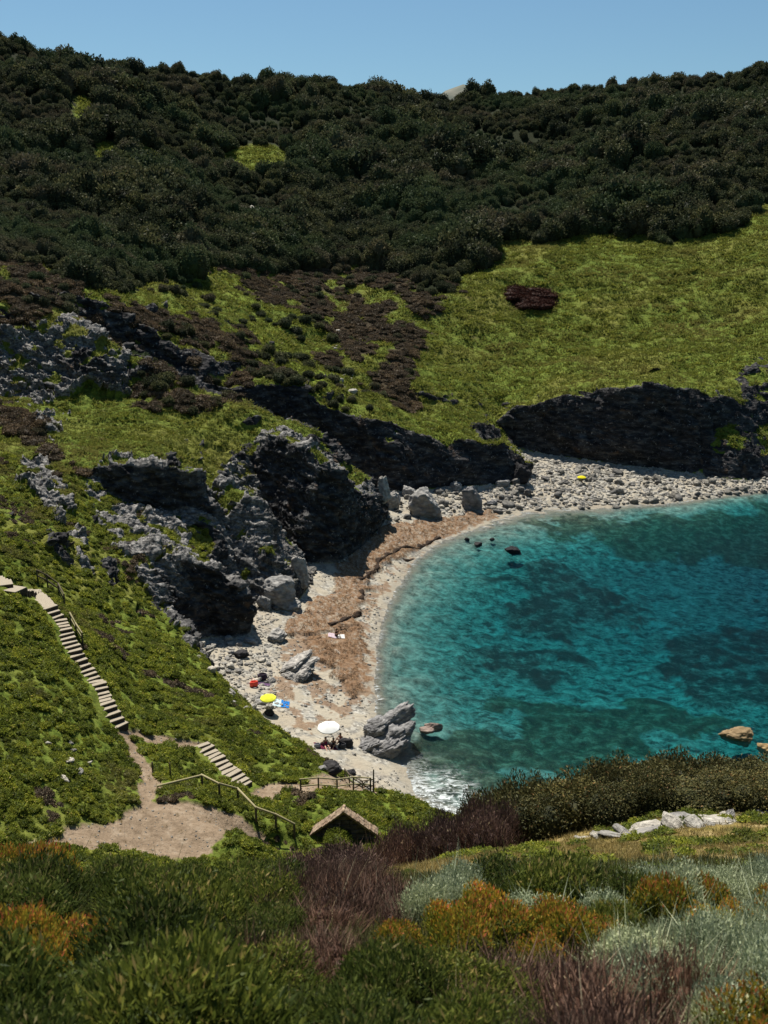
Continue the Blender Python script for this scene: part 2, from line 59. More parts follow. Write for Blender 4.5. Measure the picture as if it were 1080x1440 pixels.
PLANTS = [
 ('dry', [(4.46,10.76),(3.07,7.92),(2.12,6.09),(-1.51,4.84),(-1.17,9.13),(-3.85,9.18),(-0.97,6.31),(-0.92,3.23),(-1.98,7.7),(-2.94,11.12),(-1.41,11.75),(-0.56,7.8),(-0.06,11.15),(-0.46,9.49),(-0.36,6.8),(-0.67,11.55),(-0.6,10.44),(-0.61,8.64),(0.04,9.79),(-1.05,10.83),(0.04,8.98),(-0.94,12.36),(-0.75,20.37),(-1.41,12.94),(-0.69,20.97),(-0.42,14.82),(-0.56,19.56),(-0.84,9.94),(-0.44,18.94),(-1.18,11.53),(-0.8,16.57),(0.1,10.32),(-0.98,14.73),(-0.67,17.43),(-0.58,15.52),(-0.9,18.22),(-0.07,11.87),(-1.54,14.08),(-1.08,17.1),(-0.48,12.59),(-1.2,15.45),(-1.39,16.32),(-0.82,13.93),(-1.15,19.26),(-1,19.91),(-0.31,13.15),(-0.52,7.3),(-0.95,13.16),(-1.23,13.62),(-1.63,15.09),(-0.55,10.95),(-1.19,18.69),(-1.22,17.74),(0.85,6.11),(0.92,3.75),(1.15,5.37),(0.59,5.39),(0.87,4.57),(1.41,6.2),(1.39,4.84),(1.36,5.48),(1.6,4.35),(1.04,3.72),(1.99,6.39),(1.2,4.92),(2.08,5.77),(1.47,6.35),(1.13,4.21),(1.36,3.36),(-14.01,11.49),(19.74,11.79),(12.1,15.97),(-14.5,7.23),(18.32,11.8),(16.96,14.12),(17.16,15.78),(-15.38,5.07),(10.83,12.14),(13.63,14.38),(-8.82,2.83),(18.67,10.94),(9.6,10.73),(19.97,6.17),(-15.68,6.74),(15.83,16.86),(-9.14,4.45),(-14.12,5.37),(7.55,2.49),(4.74,5.65),(-8.76,8.32),(-5.63,5.45),(-14.28,2.34),(12.57,5.17),(-11.09,10.57),(16.93,7.27),(18.58,8.2),(19.87,12.59),(14.62,12.31),(19.84,2.49),(3.82,5.15),(12.68,3.89),(-14.73,15.58),(-6.34,2.39),(12.29,13.77),(16.52,11.46),(-13.44,4.57),(12.68,15.34),(-11.18,15.09),(-9.63,8.55),(10.39,8.14),(-9.97,6.19),(16.64,9.42),(10.86,11.03),(-2.18,2.28),(-11.81,7.42),(-7.1,9.15),(-14.47,16.79),(-10.2,4.44),(18.1,13.8),(15.85,6.25),(19.7,9.93),(19.86,5.34),(16.42,15.31),(-12.64,2.85),(14.53,5.16),(-8.18,15.19),(12.46,7.39),(17.5,12.76),(-6.74,11.64),(6.92,15.18),(19.71,16.4),(12.46,9.15),(-12.24,16.84),(-3.72,3.19),(12,16.83)]),
 ('grey', [(2.87,11.81),(2.04,12.01),(2.39,10.18),(1.01,10.23),(3.06,10.91),(1.45,11.92),(0.74,9.67),(2.79,9.82),(1.89,12.89),(1.76,10.37),(0.98,11.53),(1.88,11.51),(1.67,10.91),(2.52,11.34),(1.68,9.53),(1.86,13.51),(2.43,9.47),(2.72,12.5),(2.91,10.35),(0.69,10.69),(1.47,12.57),(0.45,9.24),(2.78,13.11),(2.29,10.9),(1.12,11.01),(1.4,9.94),(3.16,11.38),(2.31,13.21),(5.01,12.44),(3.07,10.55),(4.3,10.94),(3.87,11.97),(3.42,11),(5.29,11.4),(3.72,10.49),(4.22,12.48),(5.72,13.17),(3.44,10.07),(4.62,12.02),(4.82,12.91),(5.51,11.94),(4.81,10.95),(4.18,11.46),(4.21,10.37),(5.53,12.47),(3.54,11.51),(4.72,11.49),(2.76,8.16),(1.99,6.41),(2.61,6.59),(2.99,7.67),(2.28,5.52),(2.85,6.06),(2.18,7.55),(2.29,6.05),(2.82,7.24),(2.08,6.96),(2.08,5.09),(3.27,7.08),(3.62,7.81),(1.85,5.84),(3.09,6.59),(3.22,8.08),(7.77,4.07),(12.92,6.25),(19.42,3.7),(15.09,9.88),(-7.26,14.84),(13.71,2.78),(-9.69,16.3),(7.9,9.59),(11.88,8.32),(-13.21,11.61),(5.76,5.49),(16.27,4.49),(5.16,3.04),(-4.54,6.83),(6.44,6.16),(-10.41,12.19),(-15.31,14.52),(12.64,11.17),(9.83,3.11),(19.41,9.1),(-14.79,13.86),(6.38,13.83),(19.02,16.87),(17.71,15.17),(15.36,16.1),(4.25,2.42),(5.68,8.96),(9.45,14.44),(7.01,9.06),(9.06,12.43),(8.82,4.88),(6.7,4.33),(-16.18,2.34),(15.49,5.44),(14.17,10.19),(10.75,14.17),(10.04,9.6),(8.1,16.25),(-12.53,13.07),(7.82,5.69),(11.1,9.07),(7.95,8.74),(-12.58,9.5),(13.73,5.27),(14.82,5.95),(5.89,2.62),(-11.47,8.48),(18.55,15.76),(15.91,12.63),(-13.84,15.23),(17.37,3.36),(3.93,4.2),(15.31,8.91),(8.14,10.79),(2.07,2.41),(-6.05,3.28),(11.9,12.57),(18.47,12.84),(5.26,4.25),(6.67,12.64),(9.97,12.59),(14.03,6.92),(13.04,16.93),(4.2,6.61),(9.78,4.54),(15.18,14.13),(10.06,16.82),(7.82,15.43),(5.65,7.52),(11.83,11.6),(9.38,13.29),(17.23,5),(19.7,10.91),(15.19,4.3),(13.77,11.12),(-6.05,10.99),(7.32,10.2),(17.73,7.03),(13.05,13.01),(8.08,13.6),(-12.65,6.84),(-12.18,12.29),(17.93,9.94),(17.77,5.67),(9.78,5.73),(3.77,3.26),(-9.89,9.31),(17.81,10.81),(9.34,15.55),(19.44,14.53),(17.78,16.28),(-16.22,14.56),(18.55,14.63),(5.77,10.67),(16.81,8.43),(10.93,10.19),(8.97,6.35),(11.06,13.36),(11.19,5.33),(17,16.6),(6.72,3.12),(4.59,8.14),(-5.29,2.25),(12.49,3.08),(-5.46,8.07),(14.35,8.96),(10.6,2.34),(12.02,14.56),(11.54,4.29),(6.49,11.15),(13.21,7.06),(15.8,11.84),(18.62,3.22),(11.58,3.4)]),
 ('maquis', [(4.07,31.84,1.9),(5.29,31.84,1.86),(6.49,31.57,1.8),(7.87,32,1.58),(8.6,31.35,1.34),(9.61,31.11,1.18),(10.83,32.02,1.52),(12,31.9,1.28),(12.67,31.23,0.79),(13.55,31.31,0.62),(2.95,30.57,1.45),(3.86,30.24,1.52),(5.02,30.64,1.68),(6.15,30.59,1.39),(6.92,29.87,1.24),(7.81,30,1.16),(8.97,30.38,1.03),(9.98,30.52,0.89),(10.9,30.18,0.6),(12.21,30.68,0.62),(13.01,30.54,0.45),(13.63,30.07,0.45),(2.51,28.35,1.03),(3.38,28.5,0.97),(4.57,29.24,1.12),(5.42,28.82,1.04),(6.56,29.05,0.96),(7.49,28.34,0.66),(8.71,28.64,0.7),(9.75,28.64,0.51),(10.89,28.61,0.54),(11.69,28.38,0.59),(12.94,29.3,0.45)]),
 ('purple', [(0.8,28.19,1.9),(1.43,27.59,1.9),(2.12,27.76,1.9),(2.77,28.13,1.9),(3.27,28.07,1.9),(3.82,28.16,1.87),(0.11,25.89,1.32),(0.71,26.48,1.61),(1.27,26.6,1.57),(1.97,26.16,1.35),(2.57,26.18,1.36),(3.09,25.92,1.27),(-1.7,20.87,1.08),(-1.15,20.37,0.86),(-0.77,20.73,0.88),(-1.72,19.23,0.83),(-1.2,19.13,0.5),(-0.69,19.16,0.6)]),
 ('rosemary', [(2.31,8.72),(2.61,10.21),(-1.69,5.36),(-1.14,7.36),(-1.85,3.98),(-0.24,3.81),(-1.15,4.58),(-2.33,8.62),(-3.91,8.56),(-3.44,7.77),(-1.17,3.25),(-2.65,9.73),(-0.84,6.14),(-0.27,5.01),(-4.42,9.96),(-1.33,9.39),(-5.18,10.64),(-2.67,11.43),(-1.34,11.78),(-1.71,6.2),(-3.22,10.46),(-4.39,11.35),(-1.2,10.43),(-1.86,11.13),(-1.73,7.91),(-18.26,39.57),(-2.4,4.76),(-1.1,8.49),(-3.81,9.44),(-1.7,13.25),(-3.49,11.36),(-19.08,39.31),(-17.26,39.99),(-0.03,6.55),(0.4,3.42),(0.05,5.71),(0.48,4.81),(0.64,6.43),(0.03,4.01),(0.7,4.11),(-0.08,4.68),(0.64,5.86),(0.85,5.34),(2.75,11.08),(1.99,11.02),(2.4,12.76),(3.18,11.99),(1.55,10.55),(2.12,10.29),(1.64,11.7),(2.41,11.67),(2.99,12.96),(1.9,12.33),(11.31,14.95),(11.59,10.7),(-7.08,13.4),(-6.92,5.13),(7.36,11.2),(11.78,2.54),(-3.68,5.65),(-10.96,13.68),(-12.15,15.71),(15.02,7.73),(-7.28,3.75),(16.54,3.3),(-8.08,9.38),(10.78,3.41),(-11.15,4.76),(-12.46,14.92),(14.63,15.19),(-8.24,6),(-7.13,7.7),(-13,16.24),(-6.45,6.26),(-7.51,2.21),(-15.09,2.67),(-14.7,6.1),(-6.51,4.19),(6.37,7.93),(-5.58,6.34),(-13.59,6.47),(-16.09,8.09),(7.2,7.12),(-15.24,12.98),(19.45,13.44),(-11.92,3.26),(14.05,4.38),(18.25,2.29),(9.07,8.38),(9.67,7.33),(-16.58,6.66),(-8.32,4.73),(-12.28,4.13),(-13.78,13.12),(-13.89,9.68),(-10.28,10.15),(13.44,7.93),(-11.1,3.67),(11.77,6.39),(13.43,8.93),(-11.05,6.78),(9.05,16.54),(-15.5,9.31),(10.52,6.86),(-9.67,10.84),(-8.54,15.91),(13.02,9.8),(-15.39,16.4),(15.89,10.44),(-2.83,3.62),(-16.88,5.07),(-11.12,12.61),(-16.22,9.72),(-16.61,3.92),(-10.8,2.8),(-16.72,13.44),(-8.34,12.29),(-10.21,15.62),(6.37,9.92),(11.75,9.6),(-9.02,15.03),(-5.7,9.86),(8.86,9.38),(-10.59,8.75),(10.19,15.31),(-5.64,9.03),(16.74,13.02),(-15.47,11.4),(-14.55,8.29),(-16.71,11.88),(-7.62,6.56),(-11.35,16.02),(-9.92,14.39),(-16.64,16.48),(-4.55,7.63),(-8.4,16.99),(-13.52,13.91),(-9.55,3.16),(-11.7,5.89),(-16.73,10.91),(-4.67,6.03),(-8.26,13.44),(19.61,4.55),(-9.37,2.21),(8.14,7.77),(8.34,2.33),(-15.26,10.52),(-12.38,8.66),(-4.68,9.02),(2.95,3.96),(14.88,11.54),(-6.5,12.82),(17.97,8.9),(-16.1,5.87),(-9.65,7.14),(-11.76,2.28),(-9.08,11.87),(-3.28,2.24),(-10.48,11.23),(-7.63,12.76),(-8.05,7.79),(-12.23,11.24),(-11.39,11.35),(-15.22,7.79),(-14.11,10.62),(-6.52,9.9),(-7.38,5.79)]),
 ('spurge', [(-2.4,6.83),(-2.58,6.26),(-2.49,7.57),(-2.98,7.31),(-2.95,6.7),(0.66,7.36),(1.64,7.79),(0.65,8.49),(1.83,8.97),(1.09,9.26),(1.34,7.22),(1.41,8.48),(0.14,7.92),(1.01,7.88),(2.07,8.33),(4.73,10.3),(3.41,8.81),(4.14,9.01),(4.03,9.84),(3.72,7.96),(3.11,9.53),(3.99,10.54),(2.13,4.45),(1.82,3.92),(2.3,5.04),(-5.74,12.42,1.83),(-5.46,12.04,1.62),(-5.48,12.32,1.69),(-5.14,11.81,1.55),(-5.12,12,1.64),(-5.08,12.17,1.69),(-5.04,12.32,1.72),(-4.83,12.08,1.63),(-4.84,12.39,1.8),(-5.07,4.86),(-14.29,4.06),(14.28,16.55),(-14.62,12.22),(14.71,13.4),(18.48,6.31),(8.35,14.82),(-8.21,11.21),(18.68,5.01),(-13.27,5.5),(-16.2,15.63),(15.99,8.07),(-11.69,9.53),(-9.31,13.86),(-9.34,12.75),(-13.14,10.5),(3.45,2.22),(-15.78,3.56),(8.07,6.71),(-11.31,16.95),(8.11,12.16),(-13.36,8.29),(13.87,12.81),(15.36,2.7),(-10.24,7.94),(16.89,6.09),(5.94,4.68),(16.6,2.35),(-13.32,3.36),(-8.52,10.41),(-3.88,4.7),(-6.64,8.36),(15.6,7.12),(11.28,16.35),(-8.62,6.98),(16.98,10.35),(19.78,15.32),(7.23,13.87),(10.21,11.55),(-6.98,10.82),(9.02,3.93),(17.37,11.74),(-4.61,3.16),(19.2,7.49),(-11.84,13.89),(-9.61,5.4),(17.5,7.93),(5.03,6.52),(6.62,2.23),(13.12,12.17),(15.75,14.81),(-8.11,3.75),(14.49,3.65),(-12.36,5.17),(2.39,3.18)]),
]
STAIR_LINE = [(-33.2,79.59,17.84),(-28.55,70.6,20.4),(-27.41,70.27,19.96),(-30.07,80.45,16.01),(-25.57,71.09,18.47),(-24.66,70.39,17.7),(-23.67,68.77,17.1),(-22.55,67.27,16.27),(-21.64,66.41,15.47),(-20.59,65.34,14.58),(-19.54,63.51,13.82),(-18.73,62.52,13.12),(-18.02,61.87,12.49)]
STAIR_LINE_LOWER = [(-13.16,64.63,10.37),(-12.33,63.85,9.89),(-11.41,63,9.36),(-10.51,62.21,8.92),(-9.65,61.54,8.49)]
FENCE_A = [(-14.02,55.16,12.42),(-11.6,56.88,11.26),(-10.33,55.82,11.48),(-9.38,57,10.26),(-7.96,54.96,10.86),(-6.75,55,10.18),(-5.62,55.08,9.18)]
FENCE_B = [(-5.7,60.89,8.93),(-4.51,61.25,8.66),(-3.24,61.49,8.52),(-2.15,62.47,7.99),(-0.95,62.35,8.06)]
RAIL_A = [(-30.35,82.74,15.98),(-29.61,82.98,15.36),(-28.63,82.86,14.61),(-27.59,81.01,14.24)]
RAIL_B = [(-24.04,71.59,16.66),(-23.38,70.72,16.19),(-22.65,69.74,15.67)]
POSTS = [(-13.89,58.1,11.41),(-14.95,57.82,11.98)]
WEED_LINES = [[(-3.16,126.83,1.12),(-1.95,129.36,1.06),(-0.8,132.74,1.07),(-0.61,135.45,1.24),(1.04,139.25,1),(2.78,143.11,0.79),(5.3,144.8,0.26),(7.09,148.48,0.17),(9.02,151.35,0.13)],[(-2.82,120.12,0.75),(-2.76,121.6,0.79),(-2.62,123.66,0.83)],[(-6.38,110.03,1.25),(-5.43,111.34,1.19),(-4.55,112.75,1),(-3.5,114.97,0.79),(-2.74,116.36,0.63)],[(3.12,138.76,0.28),(4.43,140.81,0.06)]]
BOULDERS = [
 ('block',7.09,159.56,6.39,4.97),
 ('block',15.20,165.79,4.18,4.68),
 ('block',1.42,160.68,3.09,3.09),
 ('block',0.00,151.55,2.47,3.82),
 ('block',4.34,168.26,3.22,1.98),
 ('block',12.81,174.26,2.57,1.54),
 ('block',18.69,168.77,2.51,1.25),
 ('slabrock',-8.86,95.39,4.96,2.25),
 ('slabrock',-11.94,103.90,2.91,1.78),
 ('dark',-15.20,97.78,1.84,1.15),
 ('block',-14.70,101.96,1.75,0.80),
 ('block',-12.71,113.18,4.34,3.47),
 ('block',-10.36,118.10,2.52,3.24),
 ('block',-14.27,111.84,2.06,1.72),
 ('slabrock',-11.32,112.91,2.94,1.73),
 ('dark',19.60,144.00,2.61,1.41),
 ('dark',14.66,147.69,1.44,1.00),
 ('dark',17.08,150.77,0.90,0.68),
 ('dark',13.14,150.77,0.90,0.68),
 ('ochre',33.68,85.17,3.79,1.75),
 ('ochre',35.52,83.25,1.73,1.30),
 ('dark',25.27,179.36,3.99,5.32),
 ('block',21.59,177.05,3.14,1.31),
 ('dark',-3.95,67.06,1.77,1.22),
 ('dark',-2.77,72.37,1.19,0.72),
 ('block',-4.67,66.82,0.99,0.55),
 ('dark',-3.40,81.36,1.32,1.19),
 ('dark',-10.78,85.08,1.16,0.55),  # dark mass put where the yellow parasol's shadow lies
 ('block',-11.86,87.43,1.26,0.56),
]
BOULDER_FIELDS = {
 'far': [(45.11,173.88,1.53),(31.58,174.91,1.5),(30.56,196.79,1.13),(39.65,192.05,1.52),(59.43,184.09,1.79),(71.6,185.39,0.89),(62.6,179.86,1.13),(32.16,172.38,0.55),(32.41,171.22,0.78),(21.49,166.88,0.87),(27.8,185.58,0.95),(52.28,184.7,1.27),(52.65,175.11,0.58),(42.6,180.92,0.8),(44.49,192.6,0.55),(26.4,173.7,0.56),(24.01,171.81,0.56),(53.84,181.23,1.1),(47.14,173.9,0.95),(39.56,193.3,0.73),(59.93,185.17,0.77),(44.81,184.06,1.85),(42.08,192.52,1.69),(64.71,183.48,0.57),(28.86,185.48,1.14),(53.24,184.21,0.55),(41.8,171.18,0.86),(51.41,180.24,0.72),(33.11,179.11,1.02),(32.93,178.01,0.69),(38.95,188.33,0.75),(48.21,190.44,0.6),(69.9,184.62,0.63),(47.03,183.93,1.09),(35.99,170.82,0.55),(37.85,192.26,0.59),(22.01,169.49,1.76),(40.37,187.92,1.27),(42.04,173.33,0.74),(33.49,180.89,0.62),(57.77,184.54,0.65),(38.32,174.38,0.92),(27.06,168.9,0.93),(22.17,173.69,0.56),(37.9,189.05,1.41),(35.62,184.82,0.75),(34.84,169.86,1.08),(29.38,189.93,0.77),(31.8,188.66,0.63),(25.88,175.03,1.73),(74.64,184.9,0.79),(23.87,172.99,0.81),(25.96,181.5,0.75),(25.95,183.63,0.76),(41.77,190.49,1.33),(27.01,172.31,0.57),(24.45,179.1,1.79),(45.93,191.51,0.55),(47.85,174.09,0.75),(49.51,178.95,0.57),(48.74,174.31,1.74),(53.69,177.96,1.83),(36.97,184.65,1.16),(20.47,171.8,0.65),(66.25,182.64,1.16),(36.59,177.48,0.57),(65.86,180.36,0.97),(73.76,184.75,0.65),(56.43,179.03,0.61),(34.76,183.57,0.63),(43.34,179.01,1.85),(30.37,190.21,0.62),(45.19,188.89,0.56),(53.34,182.37,0.55),(36.85,182.43,1.39),(29.51,181.78,0.77),(24.94,170.87,0.64),(64.17,180.71,1.11),(38.29,187.64,1.8),(26.32,179.42,0.55),(55.11,186.74,0.62),(50.64,187.01,1.03),(38.1,179.49,0.71),(40.01,173.41,1.11),(34.18,185.18,0.68),(33.39,182.62,0.7),(52.19,186.05,1.87),(36.59,181.13,1.07),(23.69,169.38,1.59),(43.83,190.72,1.29),(37.82,173.18,0.75),(26.9,176.5,0.8),(42.99,173.02,0.59),(44.43,189.33,1.23),(61.3,184.74,1.37),(35.13,182.09,0.55),(42.7,193.4,0.64),(42.11,188.17,0.81),(68.92,181.44,0.6),(26.49,174.43,0.57),(59.8,181.14,0.57),(48.58,175.61,0.83),(41.45,188.5,0.57),(64.88,184.86,0.64),(75.55,184.11,0.55),(46.55,181.5,0.64),(29.69,177.78,0.87),(25.26,180.19,0.63),(39.12,185.34,1.1),(40.2,186.03,1.11),(62.89,185.5,1.73),(35.55,174.69,0.55),(31.1,170.55,0.57),(42.18,178.02,0.93),(34.03,183.33,1.08),(47.84,178.45,0.63),(30.48,173.2,0.84),(43.27,185.68,1.62),(57.27,177.89,0.57),(43.01,184.19,0.55),(59.74,178.53,1.09),(49.76,175.37,0.61),(61.95,182.03,0.55),(29.28,170.97,0.57),(67.7,182.18,1.66),(57.04,177.06,0.94),(52.57,181.4,1.09),(36.94,172.82,0.56),(50.04,184.89,1.72),(55.41,183.25,0.7),(41.55,171.92,0.77),(58.12,178.74,1.26),(23.24,172.32,0.74),(44.34,185.56,0.61),(32.77,171.84,0.55),(49.41,182.83,0.64),(42.93,186.66,0.95),(32.32,188.64,0.81),(38.41,181.53,0.89),(65.6,181.95,1.02),(38.49,192.9,1.26),(34.56,182.66,1),(62.02,178.73,0.69),(49.27,177.34,0.66),(48.78,176.58,0.6),(47.74,177.29,1.11),(66.53,180.83,0.55),(48.63,177.75,0.88),(32.44,184.87,0.55),(30.82,192.44,0.6),(58.99,181.27,0.69),(36.45,174.83,0.91),(26.64,172.83,0.78),(71.58,182.29,1.67),(24.53,177.64,0.98),(35.06,190.24,0.55),(38.17,184.98,1.3),(25.16,173.99,0.64),(52.87,175.69,0.77),(27.9,186.82,0.86),(61.67,182.7,0.79),(36.99,178.33,0.92),(41.09,171.07,1.09),(37.48,180.4,0.55),(53.87,184.66,0.56),(76.06,186.1,0.6),(25.12,172.28,0.56),(49.74,183.62,0.9),(19.84,166.36,1.46),(33.15,182.23,0.55),(33.83,178.71,1.13),(72.96,183.7,0.83),(38.53,189.7,0.57),(45.55,190.33,1.65),(33.15,192.83,0.55),(26.71,171.29,1.59),(39.33,175.1,0.63),(22.37,173.01,1.31),(58.5,177.25,0.64),(50.97,186.44,0.56),(45.39,178.58,0.62),(49.06,179.55,0.57),(52.3,177.96,0.89),(52.49,176.74,0.8),(34.75,170.57,0.59),(42.48,182.2,0.9),(42.23,176.05,1.06),(44.75,181.99,0.6),(45.24,182.71,0.7),(30.45,184.05,1.62),(59.49,182.38,0.63),(36.2,170.08,0.71),(53.87,176.34,1.72),(35.48,172.09,0.87),(66.36,183.46,0.71),(34.32,188.65,1.47),(26.93,175.08,0.55),(44.15,174.84,0.55),(31.87,182.99,0.58),(34.07,171.87,0.58),(50.15,173.72,0.71),(34.62,195.73,1.35),(30.54,177.87,0.56),(32.02,177.6,1.11),(56.19,184.11,0.6)],
 'foot': [(0.4,160.4,0.58),(5.66,158.75,0.53),(7.29,164.55,1.17),(11.92,172.03,0.5),(14.1,172,1.36),(18.16,167.02,1.09),(8.21,164.08,1.1),(22.49,174.83,0.5),(5.28,160.48,0.56),(20.27,173.56,0.5),(7.2,168.75,0.99),(6.77,165.24,0.72),(24.73,176.22,1.49),(20.38,172.48,0.61),(25.84,177.92,0.53),(8.94,165.05,0.99),(18.08,171.49,0.51),(20.96,172.73,1.11),(1.96,154.97,1.34),(3.97,168.93,0.66),(0.71,154.35,1.13),(11.85,168.78,0.91),(12.81,172.78,0.93),(10.32,166.17,1.39),(16.18,168.98,0.5),(12.2,167.79,0.51),(14.55,165.54,0.94),(19.07,167.96,1.45),(5.31,167.66,0.5),(11.37,163.52,0.54),(0.41,157.22,0.5),(1.63,165.18,0.81),(2.88,162.73,0.56),(23.07,174.1,0.5),(3.87,162.72,0.52),(14.62,173.1,1.27),(1.72,160.75,1),(6.44,164.94,0.5),(23.63,174.92,1.35),(0.82,167.17,0.99),(11.34,165.49,0.59),(6.32,163.9,0.52),(15.96,170.26,1.66),(11.94,164.12,0.51),(9.75,170.62,0.54),(15.95,172.31,1.64),(13.42,163.7,0.57),(8.7,168.87,0.64),(2.07,159.52,0.87),(2.49,164.59,1.15),(-0.44,153.87,1.3),(11.24,172.66,1.04),(5.75,169.54,0.96),(2.5,166.85,0.7),(13.95,170.44,0.51),(16.26,174.61,0.88),(9.82,167.04,0.54),(0.96,163.61,0.98),(13.57,170.88,0.8),(10.75,170.99,1.01),(5.71,167.05,0.64),(7.12,163,0.71),(13.32,167.52,0.63),(21.35,175.73,1.03),(18.56,174.37,0.5),(9.73,172.03,1.37),(10.05,162.56,0.5),(14.27,169.79,0.51),(2.29,157.07,0.5),(21.47,170.87,1.13),(3.85,157.24,1.07),(4.09,167.72,1.2),(22.04,172.23,0.59),(5.3,162.48,0.93),(7,160.56,0.5)],
 'near': [(-18.49,99.88,0.91),(-12.77,96.99,0.29),(-11.32,88.13,0.53),(-19.44,99.24,0.53),(-17.72,94.15,0.7),(-15.56,82.8,0.73),(-14.29,100.99,0.3),(-11.2,85.16,0.28),(-12.81,92.82,0.73),(-11.25,84.05,0.39),(-12.17,97.2,0.64),(-17.09,102.02,0.95),(-12.67,77.05,0.56),(-8.89,81.5,0.83),(-13.48,81.69,0.33),(-11.15,87.76,0.4),(-13.46,93.07,0.28),(-12.84,96.17,0.62),(-10.22,83.29,0.42),(-18.99,96.37,0.94),(-16.45,96.76,0.58),(-13.26,86.77,0.5),(-15.52,99.48,0.48),(-12.44,93.41,0.4),(-15.86,94.86,0.91),(-11.89,92.7,0.56),(-10.9,89.26,0.61),(-14.93,94.14,0.79),(-16.35,97.68,0.68),(-15.54,98.5,0.36),(-14.57,92.57,0.28),(-13.85,90.15,0.28),(-9.34,73.4,0.43),(-17.13,93.99,0.79),(-15.16,96.81,0.39),(-12.07,94.04,0.57),(-17.12,85.31,0.31),(-14.4,90.49,0.37),(-12.18,90.83,0.41),(-18.49,95.83,0.47),(-9.9,82.35,0.32),(-11.98,91.07,0.33),(-15.49,90.66,0.47),(-13.5,87.02,0.35),(-17.5,93.41,0.67),(-17.14,96.69,0.4),(-10.98,89.68,0.58),(-15.77,100.94,0.74),(-13.06,78.09,0.42),(-15.67,92.46,0.36),(-14.39,96.55,0.28),(-16.84,101.13,0.81),(-12.42,87.4,0.39),(-17.27,86.34,0.37),(-16.57,94.32,0.64),(-11.56,86.52,0.31),(-13.41,98.06,0.38),(-14.02,96.54,0.59),(-11.41,93.17,0.75),(-16.47,99.57,0.45),(-16.77,99.92,0.35),(-14.26,99.03,0.63),(-17.24,94.92,0.61),(-10.69,74.97,0.33),(-14.63,97.59,0.28),(-12.96,97.93,0.89),(-15.52,91,0.41),(-14.48,94.25,0.28),(-15.5,93.9,0.29),(-13.2,78.58,0.52),(-13.04,87.08,0.42),(-14.77,91.01,0.42),(-10.95,86.77,0.67),(-12.64,80.03,0.49),(-12.41,85.94,0.84),(-13.38,88.37,0.31),(-17.9,94.57,0.41),(-13.48,89.12,0.28),(-13.15,93.63,0.51),(-14.3,80.73,0.28),(-15.82,93.54,0.46),(-16.21,98.33,0.7),(-14.4,91.56,0.3),(-14,98.31,0.31),(-13.38,99.71,0.35),(-12.91,94.36,0.39),(-16.56,91.89,0.43),(-11.49,76.01,0.75),(-12.21,89,0.29),(-17.84,98.33,0.28),(-16.63,102.41,0.35),(-15.05,96.13,0.6),(-12.47,88.16,0.82),(-15.88,96.32,0.75),(-14.87,90.17,0.31),(-11.01,83.78,0.28),(-11.07,90.24,0.28),(-13.46,91.87,0.33),(-12.28,85.08,0.32),(-16.36,92.69,0.69),(-11.89,87.91,0.59),(-9.43,81.65,0.28),(-10.86,88.29,0.29),(-12.53,95.72,0.57),(-17.22,98.79,0.3),(-14.36,96.25,0.46),(-14.99,93.48,0.32),(-16.55,95.45,0.67),(-12.76,92.05,0.29),(-13.3,79.27,0.84)],
 'valley': [(-10.52,220.39,0.99),(-6.46,202.97,0.52),(-5.72,189.53,0.84),(-11.31,221.56,0.52),(-8.29,200.75,1.16),(-8.66,194.81,1.27),(-7.28,186.4,0.5),(-8.42,204.61,0.66),(-10.83,210.76,0.58),(-10.94,229.38,0.51),(-8.85,194.1,0.51),(-10.47,221.91,0.62),(-13.39,225.13,0.5),(-8.05,201.93,1.22),(-12.37,225.68,0.56),(-6.46,201.24,0.71),(-6.51,191.68,0.78),(-6.44,203.73,0.59),(-7.76,202.72,0.95),(-5.95,186.95,1.29),(-9.91,229.37,0.61),(-7.64,204.59,0.99),(-7.53,188.11,0.5),(-10.61,232.67,1.08),(-8.16,185.84,0.67),(-7.87,189.51,0.51)],
 'rockfoot': [(-9.96,121.49,0.64),(-9.41,122.43,0.56),(-10.82,117.07,0.54),(-12.18,111.79,0.68),(-13.85,112.62,0.77),(-9.59,124.51,0.5),(-10.69,118.76,0.51),(-10.2,120.71,0.94),(-12.23,113.46,1.02),(-10.23,128.85,0.59),(-10.66,118.18,0.67),(-9.57,123.11,0.78),(-11.03,115.17,0.67),(-15.3,111.93,0.65),(-10.11,119.75,0.54),(-11.44,113.61,0.88),(-15.66,112.64,0.5),(-13.79,111.61,0.57),(-9.94,126.78,1.23),(-10.98,116.3,0.6),(-11.12,115.8,0.5),(-13.02,112.3,0.87),(-10.73,119.68,0.51),(-9.89,124.12,0.74),(-15.98,110.95,1.34),(-11.18,114.67,0.78),(-14.24,112.08,0.94),(-10.01,124.99,0.6),(-14.7,111.7,0.56),(-9.69,125.83,0.88)],
 'slope': [(-19.33,55.69,0.31),(-17.98,54.66,0.3),(-20.05,53.83,0.39),(-18.99,54.88,0.32),(-18.22,50.9,0.57),(-19.08,53.83,0.34),(-18.68,53.09,0.57),(-17.85,52.21,0.47)],
